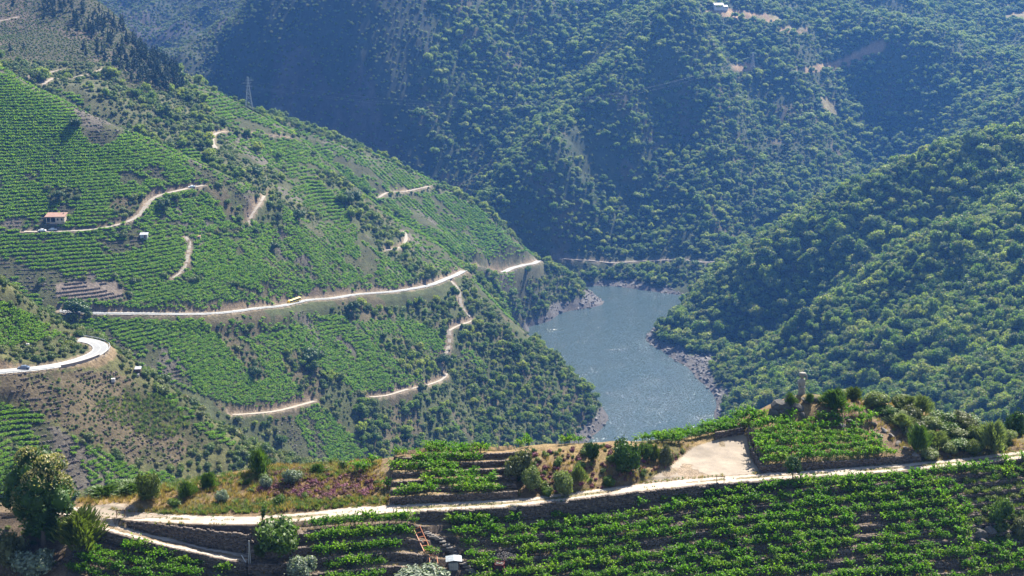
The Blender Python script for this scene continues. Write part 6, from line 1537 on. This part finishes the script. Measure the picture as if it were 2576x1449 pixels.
# ---- lone trees of the left hillside, pines, nearest trees of the wood
def split_tree(seed, h, r, leaves, ls, mat, cat=0):
    p = tree_plant(seed, h, r, 13, leaves, ls, cat=cat); F0 = np.concatenate(p.F); V0 = np.concatenate(p.V); mi = np.concatenate(p.m); out = []
    for s, mt in ((1, M['bark']), (0, mat), (2, M['catkin'])):
        f = F0[mi == s]
        if len(f): us, inv = np.unique(f, return_inverse=True); out.append(np_mesh({1: 'trunk', 0: 'crown', 2: 'catkins'}[s], V0[us], inv.reshape(-1, 4), mt))
    return out
OAKS = [split_tree(800 + i, 8.0, 3.7, 900, .45, M['oak']) for i in range(5)]; CHES = [split_tree(820 + i, 9.0, 4.2, 900, .45, M['oak'], 300) for i in range(3)]
def place_tree(name, forms, loc, s, label, group, cat='tree', squash=1.0):
    e = empty(name, loc, random.uniform(0, 6.28)); e.scale = (s, s, s * squash); tag(e, label, cat, group); f = random.choice(forms)
    for me in f: link(me.name.split('.')[0], me, e)
pE, sE, isch, near = GROWN['E']
for k in np.flatnonzero(near):
    if isch[k]: place_tree('chestnut_tree', CHES, tuple(pE[k]), float(sE[k]), 'cream-flecked chestnut among the nearest trees of the right hillside wood', 'nearest trees of the right hillside wood')
    else: place_tree('oak_tree', OAKS, tuple(pE[k]), float(sE[k]), 'round green oak among the nearest trees of the right hillside wood', 'nearest trees of the right hillside wood')
DK = [split_tree(840 + i, 8.0, 4.0, 900, .4, M['dark']) for i in range(3)]
for (u, v, w_, ym, lb) in [(193, 806, 66, 600, 'broad dark tree standing over the left end of the main road'), (190, 326, 34, 600, 'lone dark tree high in the upper vineyard'), (690, 634, 32, 600, 'round dark tree in the middle of the vineyards'), (412, 530, 36, 600, 'dark bushy tree in the curve of the dirt track'), (752, 562, 44, 600, 'spreading dark tree above the central vine plots'), (650, 446, 34, 860, 'dark tree below the hairpin of the upper track'), (642, 590, 20, 600, 'small round tree at the foot of the narrow track'), (885, 520, 50, 850, 'dark tree clump on the scrubby rib of the hillside'), (1072, 708, 26, 700, 'dark tree above the bend of the main road'), (745, 745, 26, 600, 'bush-like tree beside the tourist train'), (885, 790, 44, 600, 'dark tree under the main road, centre'), (790, 922, 60, 600, 'wide grey-green tree between the lower vine plots'), (1120, 925, 46, 700, 'dark tree beside the lower winding track'), (640, 950, 34, 600, 'dark tree on the hedge line of the lower plots'), (150, 505, 30, 600, 'green tree behind the red-roofed house')]:
    b = hit(u, v, ym); ppm = FPX / math.sqrt(b[0] ** 2 + b[1] ** 2 + (CAMZ - b[2]) ** 2); place_tree('dark_tree', DK, b, w_ / ppm / 8.0, lb, None, squash=.85)
PN = [[q for q in ()] for _ in range(0)]
def split_pine(seed):
    p = pine_plant(seed, 12, 2.7, 520); F0 = np.concatenate(p.F); V0 = np.concatenate(p.V); mi = np.concatenate(p.m); out = []
    for s, mt, nm in ((1, M['bark'], 'trunk'), (0, M['pine'], 'crown')):
        f = F0[mi == s]; us, inv = np.unique(f, return_inverse=True); out.append(np_mesh(nm, V0[us], inv.reshape(-1, 4), mt))
    return out
PINES = [split_pine(850 + i) for i in range(4)]
rng = np.random.default_rng(6)
cand = np.flatnonzero((PINE & (HID < 3) & (ROADD > 3)).ravel()); w_ = np.clip(.15 + .9 * (fbm(XX.ravel()[cand], YY.ravel()[cand], 60, 2, 99) + (UU.ravel()[cand] - 150) / 260), .01, None)
for k in rng.choice(cand, 230, replace=False, p=w_ / w_.sum()):
    place_tree('pine_tree', PINES, (XX.ravel()[k], YY.ravel()[k], Z.ravel()[k]), rng.uniform(.55, 1.05), 'dark pine on the brown hill at the top left', 'pines on the top left hill')
# scrub on the bare slopes
p, rng = grow(8, 1.35, 'B', -320, 60, 400, 620, lambda x, y, i, j, r: DRYT[i, j] & (r.uniform(size=len(x)) < .55) & (CUT[i, j] < .8)); scatter('scrub', 'shrub', p, rng.uniform(.2, .6, len(p)), 'small dry bushes on the old terraces of the near spur')
p, rng = grow(9, 2.4, 'U', -420, 60, 850, 1350, lambda x, y, i, j, r: PINE[i, j] & (r.uniform(size=len(x)) < .85)); scatter('scrub', 'shrub', p, rng.uniform(.3, .7, len(p)), 'low heath bushes under the pines at the top left')
# ================================================================= the blue air of the canyon
def haze():
    m = new_mat('haze_air'); nt = m.node_tree
    for n in list(nt.nodes):
        if n.type == 'BSDF_PRINCIPLED': nt.nodes.remove(n)
    pv = nt.nodes.new('ShaderNodeVolumePrincipled')
    pv.inputs['Color'].default_value = (.12, .36, 1.0, 1)
    pv.inputs['Density'].default_value = HAZE
    pv.inputs['Anisotropy'].default_value = 0.25
    nt.links.new(pv.outputs[0], nt.nodes['Material Output'].inputs['Volume'])
    b = MB(); b.box((0, 1450, 185), (3200, 3100, 500))
    o = b.build('haze', m)
    tag(o, 'thin blue haze filling the canyon', None, None, 'stuff')
HAZE = 0.000072
haze()
